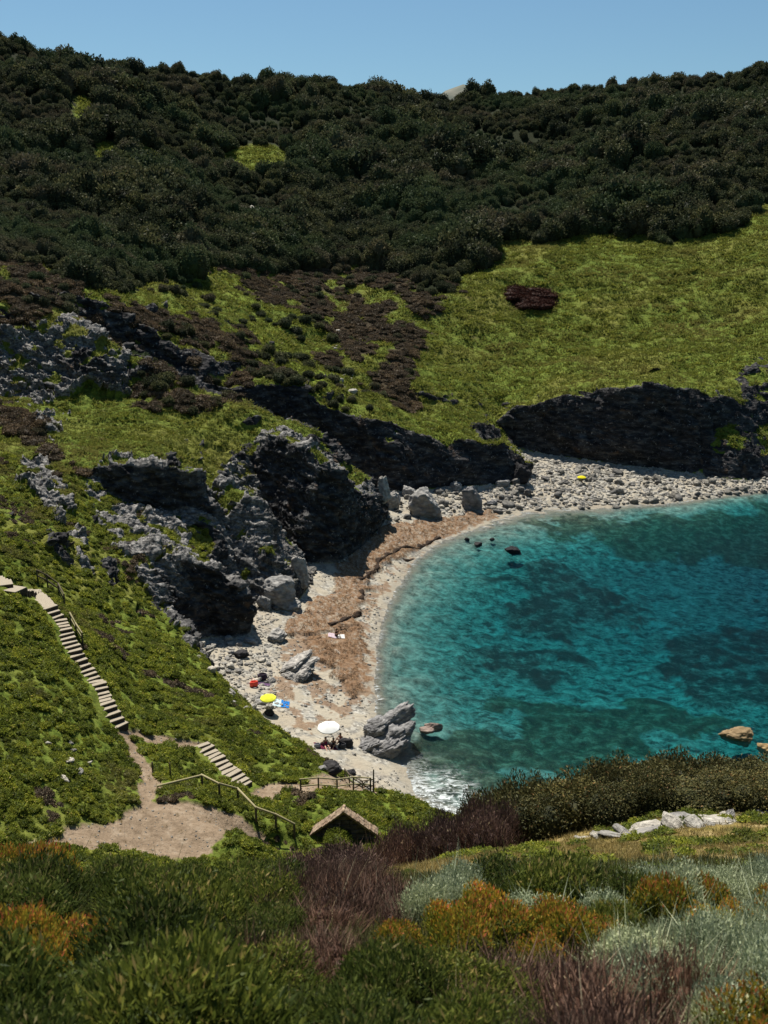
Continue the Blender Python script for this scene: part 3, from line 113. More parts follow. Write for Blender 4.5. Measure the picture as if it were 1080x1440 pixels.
 'ledge': [(4.25,55.86,0.18),(6.46,56.59,0.16),(5.98,56.32,0.21),(6.8,55.93,0.66),(5.65,56.66,0.24),(4.97,56.77,0.36),(4.48,56.48,0.16),(6.25,56.44,0.38),(5.39,56.63,0.19),(7.61,56.29,0.4),(7.54,56.65,0.58),(6.8,56.4,0.33),(6.05,55.95,0.16),(5.8,55.75,0.53),(3.56,55.24,0.16),(5.41,56.31,0.46),(4.8,55.77,0.58),(6.93,57.09,0.27),(5.3,55.61,0.39),(7.35,56.2,0.19),(4.46,56,0.16),(6.39,57.11,0.2),(2.94,55.06,0.19),(5.53,55.55,0.18),(5.93,56.93,0.2),(7.4,57.26,0.38),(5.83,57.02,0.16),(7.07,56.65,0.27),(6.1,56.75,0.18),(7.87,56.71,0.19),(4.07,56.23,0.33),(7.56,57.1,0.16),(3.05,55.32,0.52),(4,55.36,0.38),(7.52,25.75,0.64),(8.99,26.37,0.58),(11.25,26.77,0.23),(9.65,26.1,0.16),(6.82,26.14,0.61),(6.47,26.78,0.2),(11.57,26.75,0.16),(7.9,26.24,0.53),(6.46,26.29,0.24),(10.86,26.5,0.16),(10.28,26.23,0.24),(8.39,25.83,0.21),(6.48,26.57,0.3),(5.95,26.81,0.17),(8.01,25.4,0.31),(10.13,26.71,0.37),(11.69,27.39,0.25),(8.61,25.99,0.49),(10.52,26.8,0.32),(9.46,26.57,0.17),(9.59,25.94,0.17),(9.16,25.86,0.53),(10.37,26.95,0.19),(11.58,27.14,0.19),(7.16,26.35,0.41),(7.84,25.71,0.17),(7.12,26.05,0.17),(7.81,25.53,0.18),(9.91,26.4,0.52),(8,25.94,0.24)],
 'outcrop': [(-36.92,310.1,2.22),(-34.54,314.19,2.69),(-38.08,312.53,2.24),(-35.69,306.35,3.98),(-39.14,308.72,2.2),(-37.39,302.32,2.44),(-38.53,310.77,2.4),(-33.54,311.27,3.18),(-39.06,305.69,4.18)],
}


# ------------------------------------------------------------------ noise
_perm = np.random.default_rng(11).permutation(512).astype(np.int64)
_perm = np.concatenate([_perm, _perm, _perm])
_grad = np.random.default_rng(12).normal(size=(512, 3))
_grad /= np.linalg.norm(_grad, axis=1)[:, None]
_cell = np.random.default_rng(13).random((512, 4))

def _hash(i, j, k):
    return _perm[_perm[_perm[i & 511] + (j & 511)] + (k & 511)]

def perlin(p):
    i0 = np.floor(p).astype(np.int64); f = p - i0
    w = f * f * f * (f * (f * 6 - 15) + 10)
    r = 0
    for a in (0, 1):
        for b in (0, 1):
            for c in (0, 1):
                g = _grad[_hash(i0[:, 0] + a, i0[:, 1] + b, i0[:, 2] + c)]
                d = (g * (f - np.array([a, b, c]))).sum(1)
                r = r + d * (w[:, 0] if a else 1 - w[:, 0]) * (w[:, 1] if b else 1 - w[:, 1]) * (w[:, 2] if c else 1 - w[:, 2])
    return r * 1.6

def fbm(p, octaves=4, gain=0.5, lac=2.07):
    r = 0; a = 1.0
    for o in range(octaves):
        r = r + a * perlin(p + 17.3 * o); p = p * lac; a *= gain
    return r

def ridged(p, octaves=4, gain=0.5):
    r = 0; a = 1.0
    for o in range(octaves):
        r = r + a * (1 - 2 * np.abs(perlin(p + 9.1 * o))); p = p * 2.1; a *= gain
    return r

def worley(p):
    """value per cell and distance to the nearest cell point"""
    i0 = np.floor(p).astype(np.int64)
    best = np.full(len(p), 1e9); val = np.zeros(len(p))
    for a in (-1, 0, 1):
        for b in (-1, 0, 1):
            for c in (-1, 0, 1):
                q = i0 + np.array([a, b, c])
                h = _cell[_hash(q[:, 0], q[:, 1], q[:, 2])]
                d = ((q + h[:, :3] - p) ** 2).sum(1)
                m = d < best
                best[m] = d[m]; val[m] = h[m, 3]
    return val, np.sqrt(best)

def ss(a, b, x):
    t = np.clip((x - a) / (b - a), 0, 1)
    return t * t * (3 - 2 * t)

def in_poly(xy, poly):
    poly = np.asarray(poly, float)
    lo, hi = poly.min(0), poly.max(0)
    out = np.zeros(len(xy), bool)
    idx = np.nonzero((xy[:, 0] >= lo[0]) & (xy[:, 0] <= hi[0]) & (xy[:, 1] >= lo[1]) & (xy[:, 1] <= hi[1]))[0]
    if not len(idx): return out
    x, y = xy[idx, 0], xy[idx, 1]
    c = np.zeros(len(idx), bool)
    for (x1, y1), (x2, y2) in zip(poly, np.roll(poly, -1, 0)):
        if y1 == y2: continue
        m = (y1 > y) != (y2 > y)
        c ^= m & (x < (x2 - x1) * (y - y1) / (y2 - y1) + x1)
    out[idx] = c
    return out

def region(name, xy):
    m = np.zeros(len(xy), bool)
    for p in REGIONS[name]: m |= in_poly(xy, p)
    return m

# ------------------------------------------------------------------ terrain surface
def refine(V, T, flag, limit, rounds):
    for _ in range(rounds):
        E = np.sort(np.concatenate([T[:, [0, 1]], T[:, [1, 2]], T[:, [2, 0]]]), 1)
        key = E[:, 0].astype(np.int64) * (len(V) + 1) + E[:, 1]
        uk, inv = np.unique(key, return_inverse=True)
        a = uk // (len(V) + 1); b = uk % (len(V) + 1)
        ln = np.linalg.norm(V[a] - V[b], axis=1)
        mark = ln > limit((V[a] + V[b]) / 2)
        if not mark.any(): break
        newid = np.full(len(uk), -1, np.int64)
        newid[mark] = len(V) + np.arange(mark.sum())
        V = np.concatenate([V, (V[a[mark]] + V[b[mark]]) / 2])
        flag = np.concatenate([flag, flag[a[mark]] & flag[b[mark]]])
        n = len(T); M = np.stack([newid[inv[:n]], newid[inv[n:2 * n]], newid[inv[2 * n:]]], 1)
        k = (M >= 0).sum(1); out = [T[k == 0]]
        for cnt in (1, 2):
            t, m = T[k == cnt], M[k == cnt]
            if not len(t): continue
            # cnt 1: rotate so that edge 0 is split; cnt 2: rotate so that edge 2 is whole
            r = np.argmax(m >= 0, 1) if cnt == 1 else (np.argmin(m >= 0, 1) + 1) % 3
            ix = (np.arange(3)[None] + r[:, None]) % 3
            t = np.take_along_axis(t, ix, 1); m = np.take_along_axis(m, ix, 1)
            if cnt == 1:
                out += [np.stack([t[:, 0], m[:, 0], t[:, 2]], 1), np.stack([m[:, 0], t[:, 1], t[:, 2]], 1)]
            else:
                out += [np.stack([m[:, 0], t[:, 1], m[:, 1]], 1), np.stack([t[:, 0], m[:, 0], m[:, 1]], 1), np.stack([t[:, 0], m[:, 1], t[:, 2]], 1)]
        t, m = T[k == 3], M[k == 3]
        out += [np.stack([t[:, 0], m[:, 0], m[:, 2]], 1), np.stack([m[:, 0], t[:, 1], m[:, 1]], 1), np.stack([m[:, 2], m[:, 1], t[:, 2]], 1), m]
        T = np.concatenate(out)
    return V, T, flag

def edges_of(T):
    E = np.sort(np.concatenate([T[:, [0, 1]], T[:, [1, 2]], T[:, [2, 0]]]), 1)
    return np.unique(E, axis=0)

def smooth(V, T, weight, it):
    E = edges_of(T)
    deg = np.bincount(E.ravel(), minlength=len(V)).astype(float)[:, None]
    for _ in range(it):
        acc = np.stack([np.bincount(E[:, 0], V[E[:, 1], c], len(V)) + np.bincount(E[:, 1], V[E[:, 0], c], len(V)) for c in range(3)], 1)
        V = V + (acc / deg - V) * weight[:, None]
    return V

def vnormals(V, T):
    n = np.cross(V[T[:, 1]] - V[T[:, 0]], V[T[:, 2]] - V[T[:, 0]])
    N = np.stack([np.bincount(T.ravel(), np.repeat(n[:, c], 3), len(V)) for c in range(3)], 1)
    return N / np.maximum(np.linalg.norm(N, axis=1), 1e-9)[:, None]

_edges = [(l[i], l[i + 1]) for l in BREAKLINES for i in range(len(l) - 1)]
_v, _e, _f, _ov, _oe, _of = delaunay_2d_cdt([Vector(p[:2]) for p in TERRAIN_POINTS], _edges, [], 0, 1e-4)
V = np.array([(c.x, c.y, TERRAIN_POINTS[o[0]][2]) for c, o in zip(_v, _ov)])
T = np.array([tuple(t) for t in _f], np.int64)
_lineids = {i for l in BREAKLINES for i in l}
flag = np.array([bool(o and o[0] in _lineids) for o in _ov])
_n = np.cross(V[T[:, 1]] - V[T[:, 0]], V[T[:, 2]] - V[T[:, 0]])
T[_n[:, 2] < 0] = T[_n[:, 2] < 0][:, [0, 2, 1]]

def seen(P, margin=0.06):
    """rough test: inside the view cone (with some room to step aside)"""
    d = P - EYE
    f = np.maximum(d[:, 1] * math.cos(math.radians(15)) - d[:, 2] * math.sin(math.radians(15)), 1e-3)
    up = (d[:, 1] * math.sin(math.radians(15)) + d[:, 2] * math.cos(math.radians(15))) / f
    return (np.abs(d[:, 0] / f) < 0.386 + margin) & (np.abs(up) < 0.515 + margin) & (f > 0.5)

def coarse(P):
    d = np.linalg.norm(P - EYE, axis=1)
    return np.where(seen(P, .3), np.clip(.016 * d, .5, 4.5), np.clip(.05 * d, 2.0, 40))
V, T, flag = refine(V, T, flag, coarse, 12)
V = smooth(V, T, np.where(flag, 0.04, 0.55), 10)

# large-scale unevenness of the slopes (metres), none on the beach, terrace and near the camera
def big_relief(P):
    d = np.linalg.norm(P - EYE, axis=1)
    a = ss(5, 12, P[:, 2]) * np.clip((d - 45) / 120, 0, 1)
    return a * (1.3 * fbm(P * [1 / 26, 1 / 26, 1 / 26], 3) + 4.6 * ss(190, 330, P[:, 1]) * ss(440, 390, P[:, 1]) * fbm(P * [1 / 42, 1 / 90, 1 / 90], 3))
V[:, 2] += big_relief(V)

# cliff lines are never drawn with a ruler: shift the ground sideways along ragged noise
def warp(P):
    w = ss(86, 92, P[:, 1]) * ss(3.0, 6.0, P[:, 2]) * np.where(P[:, 1] > 165, 1.5, .8) * ss(330, 230, P[:, 1])
    P[:, 0] += w * 1.3 * fbm(P * [1 / 9, 1 / 9, 1 / 30] + 5, 4)
    P[:, 1] += w * 1.1 * fbm(P * [1 / 6, 1 / 9, 1 / 30] + 25, 4)
    P[:, 2] += w * .9 * fbm(P * [1 / 8, 1 / 8, 1 / 30] + 45, 4)
    return P
V = warp(V)
XY_SHORE = np.array([TERRAIN_POINTS[i][:2] for i in BREAKLINES[0]])

def labels(P, N):
    d = np.linalg.norm(P - EYE, axis=1)
    j = np.stack([fbm(P / 5.0 + 3, 3), fbm(P / 5.0 + 31, 3)], 1) * np.clip(d / 90, .15, 2.2)[:, None]
    j2 = np.stack([fbm(P / 1.3 + 3, 2), fbm(P / 1.3 + 31, 2)], 1) * np.clip(d / 250, .05, 1.0)[:, None]
    xy = P[:, :2] + j + j2
    fine = P[:, :2] + j2 + .25 * j
    A = {}
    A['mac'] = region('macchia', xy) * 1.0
    ragged = xy + np.stack([fbm(P / 3.2 + 41, 4), fbm(P / 3.2 + 57, 4)], 1) * 2.6
    A['brown'] = (region('brown', ragged) & (fbm(P * [1 / 7, 1 / 10, 1 / 10] + 61, 4) > -.24)) * 1.0
    A['green'] = region('green', ragged) * 1.0
    A['oval'] = region('oval', fine) * 1.0
    rag = np.stack([fbm(P / 1.6 + 77, 4), fbm(P / 1.6 + 99, 4)], 1) * .9
    A['wrack'] = region('wrack', fine + rag) * 1.0
    A['wrackthin'] = region('wrackthin', fine + rag * 1.5) * 1.0
    A['path'] = region('path', P[:, :2] + j2 * 1.5) * 1.0
    A['ochre'] = region('ochre', P[:, :2] + j2 * 3) * 1.0
    A['pale'] = region('pale', P[:, :2] + j2 * 3) * 1.0
    A['weed'] = region('weed', xy + np.stack([fbm(P / 9 + 7, 4), fbm(P / 9 + 9, 4)], 1) * 6) * 1.0
    A['reef'] = region('reef', xy + np.stack([fbm(P / 9 + 7, 4), fbm(P / 9 + 9, 4)], 1) * 7) * 1.0
    A['rockp'] = (region('rock', fine) & ~region('rockgrass', fine)) * 1.0
    return A

def is_beach(P, N):
    x, y, z = P.T
    return (z < 4.3) & (N[:, 2] > .80) & (x > -24) & (y > 66) & (x < 150) & (y > 66 + (x - 20) * .35) 

def fine_limit(P):
    d = np.linalg.norm(P - EYE, axis=1)
    k = np.where(P[:, 1] > 215, .0095, .0042)
    k = np.where((P[:, 1] > 88) & (P[:, 1] < 162) & (P[:, 0] > -62) & (P[:, 0] < 1) & (P[:, 2] > 2.2), .0025, k)
    k = np.where((P[:, 2] < 3.6) & (P[:, 2] > -.4) & (P[:, 1] > 70), .0032, k)
    k = np.where(P[:, 2] < -.4, .008, k)
    k = np.where(d < 60, .011, k)
    return np.where(seen(P), np.maximum(k * d, .12), np.clip(.035 * d, 1.2, 40))
V, T, flag = refine(V, T, flag, fine_limit, 8)
N = vnormals(V, T)
V = smooth(V, T, np.where(N[:, 2] < .75, .1, .5), 4)
N = vnormals(V, T)
A = labels(V, N)
slope_rock = ss(.80, .66, N[:, 2] + .06 * fbm(V / 4, 3)) * (V[:, 1] > 64)
slope_rock *= ~((V[:, 1] < 91) & (V[:, 0] < 13))
sunlit_tone = ss(.30, .72, N[:, 2] + .15 * fbm(V / 3.0 + 20, 3)) * A['rockp'] * (V[:, 0] < 55)      # sunlight put into the colour: paler rock on the gentler backs of the spurs
A['rock'] = np.clip(np.maximum(A['rockp'] * (1 - A['path']), slope_rock), 0, 1)
A['sand'] = is_beach(V, N) * 1.0
A['rock'] *= np.where(A['sand'] > 0, np.where(slope_rock > .5, 1, 0), 1)
A['rock'][V[:, 1] > 232] *= .0
A['rock'][(V[:, 2] < -.2)] = 0
A['sand'] *= 1 - A['rock']
# grass clings to the flatter ledges of the rock
ledge = ss(.56, .72, N[:, 2] + .1 * fbm(V / 2 + 9, 2)) * ss(-.02, .16, fbm(V / 3.0 + 50, 4) + .04 + .25 * (V[:, 0] > 55)) * (V[:, 2] > 5.5)
A['rock'] *= 1 - .9 * ledge * (A['rockp'] > 0)
land = (V[:, 2] > .3)

# --- displacement
def rock_shape(P):
    q = P @ np.array([[.82, .30, -.48], [-.42, .88, -.2], [.38, .37, .85]]).T      # tilted strata
    s = q * [1 / 7.0, 1 / 7.0, 1 / 2.2]
    v1, _ = worley(s + 4)
    v2, _ = worley(q * [1 / 2.6, 1 / 2.2, 1 / .8] + 40)
    v3, _ = worley(q * [1 / .9, 1 / .8, 1 / .33] + 90)
    r = .28 * ridged(q * [1.3, 1.3, 3.2] + 11, 2) + .9 * fbm(P / 9, 2) + .75 * (v1 - .5) + .55 * (v2 - .5) + .30 * (v3 - .5) + .35 * ridged(q / [3.2, 3.2, 1.2], 3)
    return r
rk = A['rock'] > .02
disp = np.zeros_like(V)
shade_side = ss(.15, -.5, N[:, 1])           # faces turned away from the hill are smoother walls
outc = (V[rk, 0] < -36) & (V[rk, 1] > 135)
A['sunlit_tone'] = np.clip(sunlit_tone, 0, 1)
amp = A['rock'][rk] * np.where(outc, 1.35, 1.1 - .45 * shade_side[rk]) * np.clip((V[rk, 2] - 1.2) / 3.5, .25, 1)
disp[rk] += N[rk] * (amp * rock_shape(V[rk]))[:, None]
g = land & (A['sand'] < .5) & (A['path'] < .5) & (V[:, 1] > 40) & (A['rock'] < .5)
gv = V[g]
tus = .22 * fbm(gv * [1 / 1.9, 1 / 1.0, 1 / 1.0], 3) + .30 * fbm(gv * [1 / 6.5, 1 / 2.6, 1 / 2.6] + 70, 3)
disp[g, 2] += tus * np.clip(np.linalg.norm(gv - EYE, axis=1) / 110, .4, 1.3)
s = A['sand'] > .5
thin = (A['wrackthin'] > .5) & (fbm(V * [1 / 2.2, 1 / 3.2, 1] + 5, 4) > -.12)
A['wrackthin'] = thin * 1.0
disp[s, 2] += .05 * fbm(V[s] / .9, 3) + .07 * fbm(V[s] / 4, 2)
disp[s, 2] += (A['wrack'][s] * (.34 + .10 * fbm(V[s] / 2.0, 2)) + .03 * A['wrackthin'][s]) * np.clip(V[s, 2] / .6, 0, 1)
pth = A['path'] > .5
disp[pth, 2] -= .10
disp[pth, 2] += .03 * fbm(V[pth] / 1.2, 2)
u = V[:, 2] < -.4
disp[u, 2] += .35 * fbm(V[u] / 2.4, 3) + .3 * A['weed'][u]
# rubble along the far shore
far = s & (V[:, 1] > 155) & (V[:, 0] > 8)
fv = V[far]
c1, d1 = worley(fv * [1 / 1.5, 1 / 1.5, 1 / 1.5])
disp[far, 2] += np.clip(V[far, 2] + .5, .2, 1) * (.5 * (c1 - .4) * ss(.75, .35, d1))
V = V + disp
N = vnormals(V, T)
print('terrain', len(V), len(T))
SURF = BVHTree.FromPolygons(V.tolist(), T.tolist())

def ground(x, y, top=200.0):
    h = SURF.ray_cast(Vector((x, y, top)), Vector((0, 0, -1)))
    return h[0].z if h[0] is not None else 0.0

def normal_at(x, y):
    h = SURF.ray_cast(Vector((x, y, 200)), Vector((0, 0, -1)))
    return h[1] if h[0] is not None else Vector((0, 0, 1))

# --- split into the named pieces of the setting
def new_mesh(name, verts, faces, smooth_shade=True):
    """verts (n,3), faces (m,k) all of one size, numpy"""
    me = bpy.data.meshes.new(name)
    verts = np.asarray(verts, np.float32); faces = np.asarray(faces, np.int32)
    k = faces.shape[1]
    me.vertices.add(len(verts)); me.vertices.foreach_set('co', verts.ravel())
    me.loops.add(faces.size); me.loops.foreach_set('vertex_index', faces.ravel())
    me.polygons.add(len(faces))
    me.polygons.foreach_set('loop_start', np.arange(0, faces.size, k, dtype=np.int32))
    me.polygons.foreach_set('use_smooth', np.full(len(faces), smooth_shade))
    me.update(calc_edges=True)
    return me

def attr(me, name, values):
    a = me.attributes.new(name, 'FLOAT', 'POINT')
    a.data.foreach_set('value', np.asarray(values, np.float32))

def link(name, me, mat=None, parent=None):
    o = bpy.data.objects.new(name, me); COL.objects.link(o)
    if mat is not None and not me.materials: me.materials.append(mat)
    if parent is not None: o.parent = parent
    return o

ATTRS = ['rock', 'sand', 'wrack', 'wrackthin', 'path', 'brown', 'mac', 'green', 'ochre', 'pale', 'weed', 'oval', 'sunlit_tone', 'reef']
tz = V[T].mean(1)[:, 2]
tv = lambda k: A[k][T].mean(1)
piece = np.full(len(T), 0)
piece[tv('rock') > .5] = 1
piece[tv('sand') > .5] = 2
piece[(tz < -.1) ] = 3
piece[(tv('path') > .5) & (V[T].mean(1)[:, 1] > 40)] = 4
PIECES = ['hills', 'cliffs', 'beach', 'seabed', 'footpath']
TERRAIN_OBJS = {}
def build_terrain(mat):
    for i, nm in enumerate(PIECES):
        t = T[piece == i]
        ids, inv = np.unique(t, return_inverse=True)
        me = new_mesh(nm, V[ids], inv.reshape(-1, 3))
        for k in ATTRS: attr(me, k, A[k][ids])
        me.normals_split_custom_set_from_vertices(N[ids].tolist())
        o = link(nm, me, mat); o['kind'] = 'structure'
        TERRAIN_OBJS[nm] = o

# ------------------------------------------------------------------ materials
class NT:
    def __init__(s, name):
        s.m = bpy.data.materials.new(name); s.m.use_nodes = True
        s.t = s.m.node_tree; s.t.nodes.clear()
        s.out = s.t.nodes.new('ShaderNodeOutputMaterial')
    def n(s, typ, **kw):
        nd = s.t.nodes.new('ShaderNode' + typ)
        for k, v in kw.items(): setattr(nd, k, v)
        return nd
    def l(s, a, b): s.t.links.new(a, b)
    def pos(s):
        return s.n('NewGeometry').outputs['Position']
    def objco(s):
        return s.n('TexCoord').outputs['Object']
    def attr(s, name, typ='GEOMETRY'):
        return s.n('Attribute', attribute_name=name, attribute_type=typ).outputs['Fac']
    def noise(s, vec, scale, detail=4, rough=.55, dist=0):
        nd = s.n('TexNoise'); nd.inputs['Scale'].default_value = scale; nd.inputs['Detail'].default_value = detail
        nd.inputs['Roughness'].default_value = rough; nd.inputs['Distortion'].default_value = dist
        s.l(vec, nd.inputs['Vector']); return nd.outputs['Fac']
    def vor(s, vec, scale, feature='F1', out='Distance'):
        nd = s.n('TexVoronoi', feature=feature); nd.inputs['Scale'].default_value = scale
        s.l(vec, nd.inputs['Vector']); return nd.outputs[out]
    def scale(s, vec, xyz, rot=(0, 0, 0)):
        nd = s.n('Mapping'); nd.inputs['Scale'].default_value = xyz; nd.inputs['Rotation'].default_value = rot
        s.l(vec, nd.inputs['Vector']); return nd.outputs[0]
    def mapr(s, v, a, b, c=0.0, d=1.0):
        nd = s.n('MapRange'); nd.interpolation_type = 'SMOOTHSTEP'
        for i, x in zip((1, 2, 3, 4), (a, b, c, d)): nd.inputs[i].default_value = x
        s.l(v, nd.inputs[0]); return nd.outputs[0]
    def math(s, op, a, b=None):
        nd = s.n('Math', operation=op)
        for i, x in enumerate((a, b)):
            if x is None: continue
            if isinstance(x, (int, float)): nd.inputs[i].default_value = x
            else: s.l(x, nd.inputs[i])
        return nd.outputs[0]
    def mix(s, f, a, b, blend='MIX'):
        nd = s.n('MixRGB', blend_type=blend)
        for i, x in enumerate((f, a, b)):
            if isinstance(x, (int, float)): nd.inputs[i].default_value = x
            elif isinstance(x, tuple): nd.inputs[i].default_value = (*x, 1)
            else: s.l(x, nd.inputs[i])
        return nd.outputs[0]
    def ramp(s, f, stops):
        nd = s.n('ValToRGB'); e = nd.color_ramp.elements
        while len(e) < len(stops): e.new(.5)
        for k, (p, c) in zip(e, stops): k.position = p; k.color = (*c, 1)
        s.l(f, nd.inputs[0]); return nd.outputs[0]
    def bump(s, h, dist, strength=1.0, normal=None):
        nd = s.n('Bump'); nd.inputs['Distance'].default_value = dist; nd.inputs['Strength'].default_value = strength
        s.l(h, nd.inputs['Height'])
        if normal is not None: s.l(normal, nd.inputs['Normal'])
        return nd.outputs[0]
    def bsdf(s, color, rough=.8, normal=None, spec=.3, metal=0.0):
        b = s.n('BsdfPrincipled')
        if isinstance(color, tuple): b.inputs['Base Color'].default_value = (*color, 1)
        else: s.l(color, b.inputs['Base Color'])
        if isinstance(rough, (int, float)): b.inputs['Roughness'].default_value = rough
        else: s.l(rough, b.inputs['Roughness'])
        b.inputs['Specular IOR Level'].default_value = spec; b.inputs['Metallic'].default_value = metal
        if normal is not None: s.l(normal, b.inputs['Normal'])
        return b.outputs[0]
    def done(s, sh):
        s.l(sh, s.out.inputs['Surface']); return s.m

def rock_color(k, p):
    """blue-grey schist: dark beds, pale lichen and quartz, rusty stains"""
    q = k.scale(p, (.5, .5, 1.5), (.35, -.3, .4))
    base = k.ramp(k.noise(q, .9, 6, .62), [(.30, (.010, .010, .011)), (.5, (.030, .029, .030)), (.72, (.10, .098, .094))])
    pale = k.mapr(k.noise(p, 1.7, 6, .7, .6), .58, .70)
    base = k.mix(k.math('MULTIPLY', pale, .75), base, (.34, .33, .315))
    rust = k.mapr(k.noise(p, .35, 4), .60, .72)
    base = k.mix(k.math('MULTIPLY', rust, .35), base, (.17, .10, .055))
    lit_ramp = k.ramp(k.noise(k.scale(p, (1, 1, 1.7), (.35, -.3, .4)), 1.6, 8, .80), [(.36, (.030, .029, .029)), (.47, (.095, .092, .088)), (.58, (.235, .225, .212)), (.72, (.44, .42, .39))])
    return k.mix(k.attr('sunlit_tone'), base, lit_ramp)  # gentler slopes take the paler ramp, painted as if sunlit

def ground_material():
    k = NT('ground'); p = k.pos()
    n_big = k.noise(p, .06, 4); n_mid = k.noise(p, .35, 4); n_f = k.noise(p, 2.2, 4)
    grass = k.ramp(n_f, [(.28, (.036, .056, .008)), (.5, (.095, .125, .020)), (.72, (.15, .175, .034))])
    grass = k.mix(k.mapr(n_big, .46, .66, 0, .55), grass, (.155, .135, .035))
    grass = k.mix(k.mapr(n_mid, .60, .74, 0, .5), grass, (.10, .075, .035))
    green = k.attr('green')
    grass = k.mix(k.math('MULTIPLY', green, .5), grass, (.15, .19, .025))
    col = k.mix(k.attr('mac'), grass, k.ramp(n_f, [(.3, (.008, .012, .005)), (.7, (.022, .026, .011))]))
    col = k.mix(k.attr('brown'), col, k.ramp(n_f, [(.3, (.026, .022, .013)), (.7, (.075, .057, .036))]))
    col = k.mix(green, col, grass)
    col = k.mix(k.attr('oval'), col, (.022, .012, .008))
    col = k.mix(k.attr('ochre'), col, k.ramp(k.noise(p, 1.2, 6), [(.32, (.075, .075, .022)), (.5, (.20, .15, .05)), (.68, (.30, .23, .11))]))
    # beach: pebbles over sand
    peb = k.vor(p, 3.2, 'F1', 'Color')
    pg = k.math('MULTIPLY', k.n('SeparateColor').outputs[0], 1)
    sepn = k.n('SeparateColor'); k.l(peb, sepn.inputs[0])
    stones = k.ramp(sepn.outputs[0], [(0, (.12, .115, .106)), (.5, (.24, .226, .195)), (1, (.39, .37, .32))])
    sand = k.mix(k.mapr(k.noise(p, .5, 5), .42, .62), (.31, .275, .215), stones)
    sand = k.mix(k.mapr(k.noise(p, .16, 4), .5, .7, 0, .4), sand, (.27, .215, .155))
    sepz = k.n('SeparateXYZ'); k.l(p, sepz.inputs[0])
    wet = k.mapr(k.math('ADD', sepz.outputs[2], k.math('MULTIPLY', n_mid, .3)), .28, .55, 1, 0)
    sand = k.mix(k.math('MULTIPLY', wet, .3), sand, (.12, .105, .08))
    wr = k.ramp(k.noise(k.scale(p, (1.5, .9, 1), (0, 0, -.7)), 2.2, 9, .82), [(.28, (.060, .032, .018)), (.45, (.14, .080, .044)), (.6, (.205, .128, .074)), (.78, (.29, .21, .14))])
    sand = k.mix(k.attr('wrackthin'), sand, k.mix(.72, sand, wr))
    sand = k.mix(k.math('MULTIPLY', k.attr('wrack'), k.mapr(k.noise(k.scale(p, (1.6, .8, 1), (0, 0, -.7)), 1.4, 8, .8), .38, .56, .32, 1.0)), sand, wr)
    # sea floor: pale sand, dark meadows of seagrass, stones
    bed = k.ramp(k.noise(p, .8, 8, .75), [(.36, (.075, .085, .070)), (.48, (.21, .225, .19)), (.64, (.44, .45, .38))])
    dark = k.math('MULTIPLY', k.attr('weed'), k.mapr(k.noise(p, .42, 7, .76), .36, .56, .10, .97))
    dark = k.math('MAXIMUM', dark, k.mapr(k.noise(k.scale(p, (1, 1.6, 1)), .6, 7, .76), .48, .60, 0, .85))
    dark = k.math('MAXIMUM', dark, k.mapr(k.noise(p, 1.1, 4, .7), .58, .68, 0, .6))
    reef = k.attr('reef')
    dark = k.math('MULTIPLY', dark, k.mapr(sepz.outputs[2], -2.0, -.7, 1, .18))
    bed = k.mix(dark, bed, (.018, .028, .026))
    stony = k.ramp(k.noise(p, .75, 7, .75), [(.36, (.018, .021, .012)), (.50, (.060, .060, .034)), (.64, (.22, .21, .14))])
    bed = k.mix(k.math('MULTIPLY', reef, .92), bed, stony)
    under = k.mapr(sepz.outputs[2], -.30, -.12, 1, 0)
    sand = k.mix(under, sand, bed)
    sub = k.mapr(sepz.outputs[2], -.16, -.06, 1, 0)
    col = k.mix(k.attr('sand'), col, sand)
    col = k.mix(sub, col, sand)
    pth = k.ramp(k.noise(p, 1.1, 9, .78), [(.3, (.11, .078, .050)), (.52, (.21, .155, .105)), (.72, (.31, .25, .185))])
    col = k.mix(k.attr('path'), col, pth)
    col = k.mix(k.attr('pale'), col, k.ramp(k.noise(p, 2.5, 6, .7), [(.35, (.16, .15, .125)), (.6, (.42, .40, .37))]))
    rk = k.attr('rock')
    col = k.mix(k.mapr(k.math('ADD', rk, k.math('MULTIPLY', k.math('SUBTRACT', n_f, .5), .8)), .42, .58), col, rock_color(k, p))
    h = k.math('ADD', k.noise(p, 1.6, 8, .65), k.math('MULTIPLY', k.vor(k.scale(p, (1, 1, 1.8), (.4, .2, 0)), 1.3), k.math('MULTIPLY', rk, .9)))
    return k.done(k.bsdf(col, .9, k.bump(h, .35, .7), .04))

def boulder_material(name, dark, pale, amount=.5):
    k = NT(name); p = k.objco()
    r = k.n('ObjectInfo').outputs['Random']
    q = k.scale(p, (1, 1, 2.6), (.5, .3, 0))
    c = k.ramp(k.noise(q, 1.6, 7, .65), [(.3, dark), (.55, tuple((a + b) / 2 for a, b in zip(dark, pale))), (.75, pale)])
    c = k.mix(1.0, c, k.ramp(r, [(0, (.65, .64, .66)), (.5, (.95, .93, .9)), (1, (1.25, 1.18, 1.08))]), 'MULTIPLY')
    h = k.math('ADD', k.noise(q, 3.0, 8, .7), k.vor(q, 2.2))
    return k.done(k.bsdf(c, .85, k.bump(h, .12, .8), .10))

